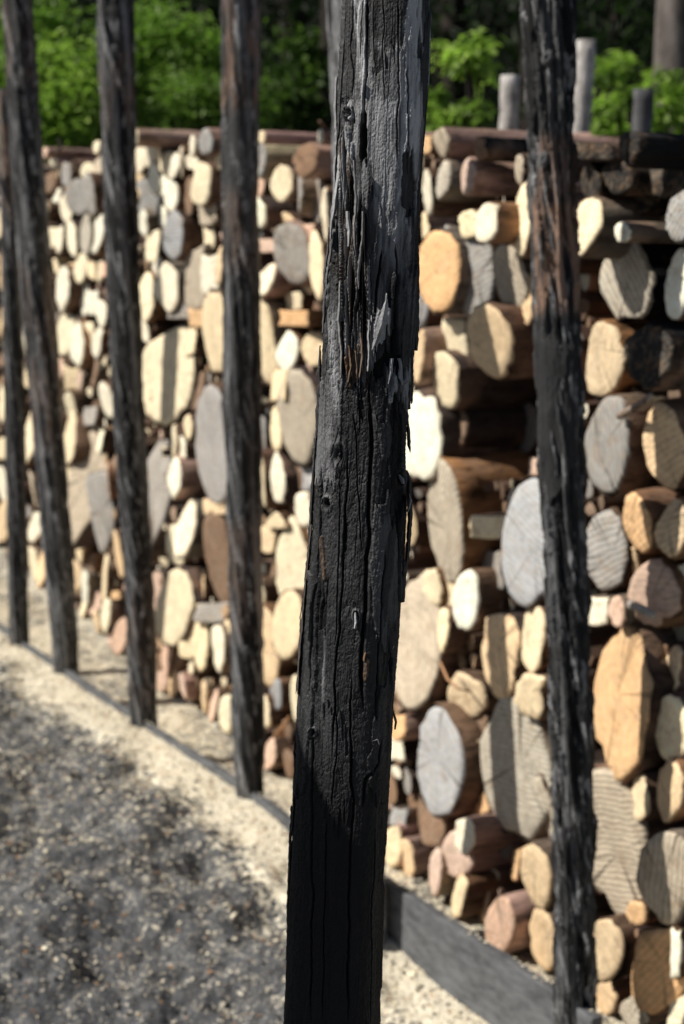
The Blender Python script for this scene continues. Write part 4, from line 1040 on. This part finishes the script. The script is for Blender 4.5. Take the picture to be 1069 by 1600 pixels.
    sp = [
     # left edge: long peeled sheet at the top, then frayed strips
     ([(541,-20,13),(538,60,13),(534,120,11),(529,190,6),(527,215,2)], 1.615, .25, 0),
     ([(526,120,5),(524,170,6),(526,210,7),(524,300,5),(517,350,3),(516,372,1)], 1.62, .8, 0),
     ([(534,215,5),(531,270,8),(524,320,7),(518,360,4),(516,385,1)], 1.612, .95, 0),
     ([(524,330,4),(514,420,6),(508,470,5),(505,520,3)], 1.625, .5, 0),
     ([(514,355,2),(511,395,4),(506,440,4),(505,475,1)], 1.63, .35, .15),
     ([(501,540,2),(500,575,6),(497,640,7),(492,700,5),(488,760,3)], 1.63, .25, 0),
     ([(494,690,4),(488,780,6),(483,860,6),(478,920,4)], 1.63, .15, 0),
     ([(487,820,3),(479,900,6),(472,985,7),(468,1040,5),(464,1075,3),(462,1084,1)], 1.622, .25, .3),
     ([(478,905,2),(470,1000,4),(467,1050,4),(466,1085,2)], 1.616, .35, .2),
     ([(473,930,1.2),(470,965,1.6),(469,990,1)], 1.60, .2, .4),
     ([(466,1130,5),(465,1146,8),(466,1160,4)], 1.625, .3, 0),
     ([(456,1260,3),(453,1340,6),(450,1420,5),(447,1500,2)], 1.628, .05, 0),
     ([(461,1160,3),(459,1230,5),(455,1300,3)], 1.625, .12, 0),
     # right edge: layered plates standing off the surface
     ([(650,330,3),(652,420,7),(650,480,9),(649,530,9),(650,548,5)], 1.628, .08, 0),
     ([(640,470,8),(642,540,10),(642,600,7),(643,625,4),(643,631,2)], 1.63, .05, 0),
     ([(636,640,3),(639,680,6),(641,700,4),(641,708,1)], 1.63, .12, 0),
     ([(636,735,3),(640,752,7),(641,800,8),(637,860,7),(634,900,4)], 1.626, .1, 0),
     ([(640,772,1),(642,782,5),(638,800,3)], 1.615, .8, 0),
     ([(629,830,2),(626,860,3),(628,890,3),(624,905,1)], 1.607, .5, 0),
     ([(612,1098,1),(618,1128,5),(616,1140,3)], 1.628, .15, 0),
     ([(615,1010,1.5),(609,1030,2.5),(604,1052,2.5),(596,1062,1)], 1.597, 1.0, 0),
     # lifted flake in the middle and shreds around it
     ([(603,470,3),(600,488,9),(597,505,15),(591,522,13),(586,536,7),(581,547,1)], 1.568, .8, 0),
     ([(577,500,4),(577,545,5),(574,580,3)], 1.575, .9, 0),
     ([(612,560,5),(610,582,6),(607,600,2)], 1.578, 1., 0),
     ([(624,560,5),(626,590,7),(628,602,2)], 1.583, .8, 0),
     ([(564,520,4),(566,560,5),(562,590,2)], 1.578, .5, .6),
     ([(545,540,3),(549,570,5),(544,597,2)], 1.583, .3, .9),
     ([(556,548,3),(558,575,3),(557,592,1)], 1.58, .3, .8),
     ([(543,330,6),(545,360,8),(544,385,3)], 1.582, 1.1, .1),
     ([(532,440,3),(530,500,5),(534,560,4),(533,590,1)], 1.592, .7, .1),
     ([(553,250,3),(556,310,5),(553,350,4),(556,395,1)], 1.58, .7, .1),
     ([(567,330,4),(565,380,4),(560,430,5),(561,452,1)], 1.575, .6, .1),
     ([(583,1158,2),(589,1155,4),(592,1163,2)], 1.575, 1.2, .3),
     ([(572,1020,3),(570,1028,5),(570,1034,1)], 1.573, .3, 1.3),
     ([(590,1150,2),(586,1185,3),(583,1210,2)], 1.578, .7, .2),
     ([(556,958,3),(558,972,5),(556,982,2)], 1.572, .9, 0),
     ([(624,742,4),(628,748,7),(630,756,4)], 1.60, .9, 0),
     ([(503,860,4),(500,920,5),(497,985,4),(498,1000,1)], 1.605, .3, .5),
     ([(544,104,1),(541,112,1.2),(538,119,.8)], 1.585, .4, .5),
    ]
    for i, (pl, d, s, b) in enumerate(sp): splinter('bark_splinter', pl, d, sil=min(s, 1), br=min(b, 1), seed=i)
near_post()

# ------------------------------------------------------------------ vegetation
def leaf_cloud(name, pts, size, mat, parent, loc, tone=None, droop=.3, aspect=.5):
    n = len(pts); a = rng.uniform(0, 2*PI, n); el = rng.normal(-droop, .5, n)
    d = np.stack([np.cos(a)*np.cos(el), np.sin(a)*np.cos(el), np.sin(el)], -1)
    up = rng.normal(0, .45, (n, 3))+np.array([0, 0, 1]); sd = np.cross(d, up); sd /= np.linalg.norm(sd, axis=1)[:, None]
    nr = np.cross(sd, d)
    L = (size*rng.uniform(.6, 1.3, n))[:, None]; w = L*aspect
    P = np.asarray(pts)
    V = np.stack([P, P+d*L*.35+sd*w*.5+nr*L*.05, P+d*L*.75+sd*w*.36, P+d*L-nr*L*.12, P+d*L*.75-sd*w*.36, P+d*L*.35-sd*w*.5+nr*L*.05], 1).reshape(-1, 3)
    Q = np.arange(n*6).reshape(n, 6)
    Q = np.concatenate([Q[:, [0, 1, 2, 3]], Q[:, [0, 3, 4, 5]]])
    t = np.clip((tone if tone is not None else rng.random(n))+rng.normal(0, .15, n), 0, 1)
    return np_mesh(name, V-np.array(loc), Q, mat, parent, cols=np.repeat(np.stack([t, t, t], -1), 6, 0))

def bush(cx, cy, cz, rx, ry, rz, n, size, mat, label, name='bush', cat='bush', nclump=26, group='leafy bushes behind the log stack', seed=1, stems=6, bright=.5, prs=1.):
    R = np.random.default_rng(seed); loc = (cx, cy, 0)
    t = thing(name, loc, label, cat, group)
    cl = R.normal(0, 1, (nclump, 3)); cl /= np.linalg.norm(cl, axis=1)[:, None]; cl *= R.uniform(.35, 1., (nclump, 1))
    cl = cl*np.array([rx, ry, rz])+np.array([cx, cy, cz])
    pr = R.uniform(.22, .5, nclump)*min(rx, rz)*1.5*prs; tn = np.clip(R.normal(bright, .22, nclump), 0, 1)
    k = R.integers(0, nclump, n); d = R.normal(0, 1, (n, 3)); d /= np.linalg.norm(d, axis=1)[:, None]; d *= R.uniform(.3, 1., (n, 1))
    pts = cl[k]+d*pr[k][:, None]*np.array([1.3, 1.3, .8])
    pts[:, 2] = np.maximum(pts[:, 2], .05)
    leaf_cloud('foliage', pts, size, mat, t, loc, tone=tn[k])
    V = []; Fs = []
    for i in range(stems):
        tgt = cl[R.integers(0, nclump)]; b = np.array([cx+R.normal(0, .12), cy+R.normal(0, .12), 0])
        m = 8; base = len(V)
        for j in range(m):
            f = j/(m-1); c = b*(1-f)+tgt*f+np.array([math.sin(f*3+i)*.05, 0, 0]); r = .022*(1-.8*f)+.003
            for q in range(6): a = q/6*2*PI; V.append((c[0]+r*math.cos(a)-cx, c[1]+r*math.sin(a)-cy, c[2]))
        for j in range(m-1):
            for q in range(6): a = base+j*6+q; c_ = base+j*6+(q+1) % 6; Fs.append((a, c_, c_+6, a+6))
    mesh_obj('stems', V, Fs, TRUNK, t)
def bpx(px, py, Y): P = at_y(px, py, Y); return P
def bush_px(px, py, Y, wpx, hpx, n, size, mat, label, **k):
    P = bpx(px, py, Y); sx = wpx/2*Y/F; sz = hpx/2*Y/F
    bush(P[0], Y, P[2], sx, max(sx*.6, .4), sz, n, size, mat, label, **k)
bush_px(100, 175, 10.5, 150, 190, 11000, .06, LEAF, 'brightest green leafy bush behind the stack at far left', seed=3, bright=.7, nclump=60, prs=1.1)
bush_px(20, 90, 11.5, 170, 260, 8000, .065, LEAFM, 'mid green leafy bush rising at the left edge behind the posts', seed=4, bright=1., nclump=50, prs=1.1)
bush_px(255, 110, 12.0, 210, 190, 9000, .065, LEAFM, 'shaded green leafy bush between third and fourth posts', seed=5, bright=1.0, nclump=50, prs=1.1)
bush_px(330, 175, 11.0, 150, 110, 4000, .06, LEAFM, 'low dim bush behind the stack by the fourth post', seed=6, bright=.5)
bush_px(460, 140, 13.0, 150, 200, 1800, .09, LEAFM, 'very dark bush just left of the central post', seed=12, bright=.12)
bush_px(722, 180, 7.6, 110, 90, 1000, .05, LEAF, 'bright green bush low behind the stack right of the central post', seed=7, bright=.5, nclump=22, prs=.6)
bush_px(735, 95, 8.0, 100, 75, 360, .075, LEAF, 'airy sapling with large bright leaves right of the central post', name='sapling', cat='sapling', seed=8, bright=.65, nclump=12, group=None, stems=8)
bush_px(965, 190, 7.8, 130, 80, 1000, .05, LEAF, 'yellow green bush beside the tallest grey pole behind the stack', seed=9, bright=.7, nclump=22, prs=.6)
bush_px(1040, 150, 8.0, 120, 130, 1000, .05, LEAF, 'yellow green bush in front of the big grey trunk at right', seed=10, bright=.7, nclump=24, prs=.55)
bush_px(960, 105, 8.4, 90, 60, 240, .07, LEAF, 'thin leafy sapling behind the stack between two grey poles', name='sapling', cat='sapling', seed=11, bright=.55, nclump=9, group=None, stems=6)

def conifer(x, y, h, r, label, seed, trunk_r=.16, mat=TRUNK, n=5200, lo=.0, tone=.35):
    R = np.random.default_rng(seed); loc = (x, y, 0); t = thing('conifer_tree', loc, label, 'tree', 'conifers closing off the view behind the stack')
    V = []; Fs = []; m = 26; k = 16
    for j in range(m):
        f = j/(m-1); rr = trunk_r*(1-.75*f)*(1+.25*math.exp(-f*30))
        for q in range(k): a = q/k*2*PI; e = 1+.05*math.sin(5*a+f*9)+R.normal(0, .02); V.append((rr*e*math.cos(a)+.05*math.sin(f*6), rr*e*math.sin(a), h*f))
    for j in range(m-1):
        for q in range(k): a = j*k+q; b = j*k+(q+1) % k; Fs.append((a, b, b+k, a+k))
    mesh_obj('trunk', V, Fs, mat, t)
    # boughs: drooping fans
    nb = 95; pts = []; tn = []; BV = []; BF = []
    for b in range(nb):
        f = lo+(1-lo)*R.random()**1.1; z = h*f; a = R.uniform(0, 2*PI); L = r*(1-f)**.7*R.uniform(.6, 1.1)+.25
        m_ = n//nb; u = R.random(m_)**.7
        wdt = .16*L+.28*L*u*(1-u)*2; off = R.normal(0, 1, m_)*wdt*.7
        px_ = math.cos(a)*L*u-math.sin(a)*off; py_ = math.sin(a)*L*u+math.cos(a)*off; pz = z-.35*L*u**1.6+R.normal(0, .05, m_)
        pts.append(np.stack([x+px_, y+py_, pz], -1)); tn.append(np.clip(R.normal(tone, .2)+u*.25, 0, 1)*np.ones(m_))
        base = len(BV)
        for s in range(4):
            uu = s/3; c = (math.cos(a)*L*uu, math.sin(a)*L*uu, z-.35*L*uu**1.6); rr = .025*(1-uu)+.004
            for q in range(4): g_ = q/4*2*PI; BV.append((c[0]-math.sin(a)*rr*math.cos(g_), c[1]+math.cos(a)*rr*math.cos(g_), c[2]+rr*math.sin(g_)))
        for s in range(3):
            for q in range(4): i0 = base+s*4+q; i1 = base+s*4+(q+1) % 4; BF.append((i0, i1, i1+4, i0+4))
    pts = np.concatenate(pts); pts[:, 2] = np.maximum(pts[:, 2], .05)
    leaf_cloud('crown', pts, .15, NEEDLE, t, loc, tone=np.concatenate(tn), droop=.5, aspect=.22)
def tx(px, Y): return at_y(px, 70, Y)[0]
conifer(tx(503, 13), 13, 13, 2.6, 'slim dark conifer trunk rising just left of the central post', 31, trunk_r=.075*1.0, lo=.66, n=3600, tone=.1)
conifer(tx(1040, 9.4), 9.4, 13, 2.6, 'big grey conifer trunk behind the stack near the right edge', 32, trunk_r=.15, mat=TRUNKG, lo=.7, n=3600)
LX = [(-150, 15.5), (40, 17), (190, 16), (330, 17.5), (450, 15.5), (590, 16.5), (700, 15), (830, 13.5), (960, 15.5), (1100, 13), (1230, 15)]
LBL = ['dark conifer beyond the far left edge', 'tall conifer behind the bright bush at far left', 'dark conifer seen above the bushes right of the second post',
       'dark conifer behind the shaded bush near the fourth post', 'nearly black conifer between the fourth and central posts', 'dark conifer hidden behind the central post',
       'black conifer right of the central post behind the sapling', 'dim green conifer with drooping boughs behind the rightmost post', 'dark conifer behind the tallest grey pole',
       'dark conifer behind the big grey trunk at the right', 'dark conifer beyond the right edge']
for i, (px, Y) in enumerate(LX):
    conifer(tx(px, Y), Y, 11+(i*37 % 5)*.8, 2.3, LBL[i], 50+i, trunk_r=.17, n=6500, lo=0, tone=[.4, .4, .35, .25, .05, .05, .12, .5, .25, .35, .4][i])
# dark wooded slope closing the view
def hill():
    xs = np.linspace(-60, 60, 80); ys = np.linspace(18.5, 70, 60); X, Y = np.meshgrid(xs, ys)
    Z = -1+(Y-18.5)*.62+fbm(X*.3, Y*.3, 4)*3; idx = np.arange(X.size).reshape(X.shape)
    Q = np.stack([idx[:-1, :-1], idx[:-1, 1:], idx[1:, 1:], idx[1:, :-1]], -1).reshape(-1, 4)
    o = np_mesh('hillside', np.stack([X, Y, Z], -1).reshape(-1, 3), Q, HILLM); tag(o, 'dark wooded hillside behind the trees', 'hill', kind='structure')
    n = 60000; x = rng.uniform(-16, 16, n); y = rng.uniform(18, 26, n); z = -1+(y-18.5)*.62+rng.random(n)**1.5*5
    keep = np.ones(n, bool)
    o = leaf_cloud('undergrowth', np.stack([x, y, z], -1)[keep], .22, NEEDLE, None, (0, 0, 0), tone=rng.random(n)*.3, aspect=.4)
    tag(o, 'dark tangled undergrowth and needles on the shaded slope', 'undergrowth', kind='stuff')
hill()

# ------------------------------------------------------------------ added unseen slab left of the viewer, put in to shade the near post foot
def slab():
    cx, cy = -.80, 1.395; hw = .13
    V = []; Fs = []; m = 40
    for i in range(m):
        f = i/(m-1)
        for (a, b) in ((-hw, -.04), (-hw*.4, -.055), (hw*.5, -.05), (hw, -.03), (hw, .03), (0, .05), (-hw, .04)):
            top = 2.02-1.2*(hw-a)+.01*math.sin(a*60)
            V.append((b, a+.006*math.sin(f*23+a*20), top*f))
    n = 7
    for i in range(m-1):
        for j in range(n): a = i*n+j; b = i*n+(j+1) % n; Fs.append((a, b, b+n, a+n))
    Fs.append(tuple((m-1)*n+j for j in range(n)))
    o = mesh_obj('added_shadow_slab', V, Fs, DARKPOLE, smooth=False); o.location = (cx, cy, 0)
    tag(o, 'added upright slab out of view at left, casting shade on the nearest post foot', 'slab')
slab()

# ------------------------------------------------------------------ light, sky, camera
AZ, EL = math.radians(-99), math.radians(43)
sd = Vector((math.sin(AZ)*math.cos(EL), math.cos(AZ)*math.cos(EL), math.sin(EL)))
sl = bpy.data.lights.new('sun', 'SUN'); sl.energy = 5.0; sl.angle = math.radians(.53); sl.color = (1., .95, .85)
so = bpy.data.objects.new('sun', sl); so.rotation_euler = sd.to_track_quat('Z', 'Y').to_euler(); link(so)
w = bpy.data.worlds.new('World'); S.world = w; w.use_nodes = True
nt = w.node_tree; bg = nt.nodes['Background']; sk = nt.nodes.new('ShaderNodeTexSky'); sk.sky_type = 'NISHITA'; sk.sun_disc = False
sk.sun_elevation = EL; sk.sun_rotation = AZ % (2*PI); nt.links.new(sk.outputs[0], bg.inputs[0]); bg.inputs[1].default_value = .05
cam = bpy.data.cameras.new('camera'); co = bpy.data.objects.new('camera', cam); link(co)
co.location = (0, 0, CZ); co.rotation_euler = (PI/2-PITCH, 0, 0)
cam.sensor_fit = 'VERTICAL'; cam.sensor_height = 36; cam.lens = F/H0*36; cam.clip_end = 2000; cam.clip_start = .05
cam.dof.use_dof = True; cam.dof.focus_distance = 1.58; cam.dof.aperture_fstop = 5.6
S.camera = co
S.render.engine = 'CYCLES'
S.view_settings.view_transform = 'Standard'; S.view_settings.look = 'None'; S.view_settings.exposure = 0
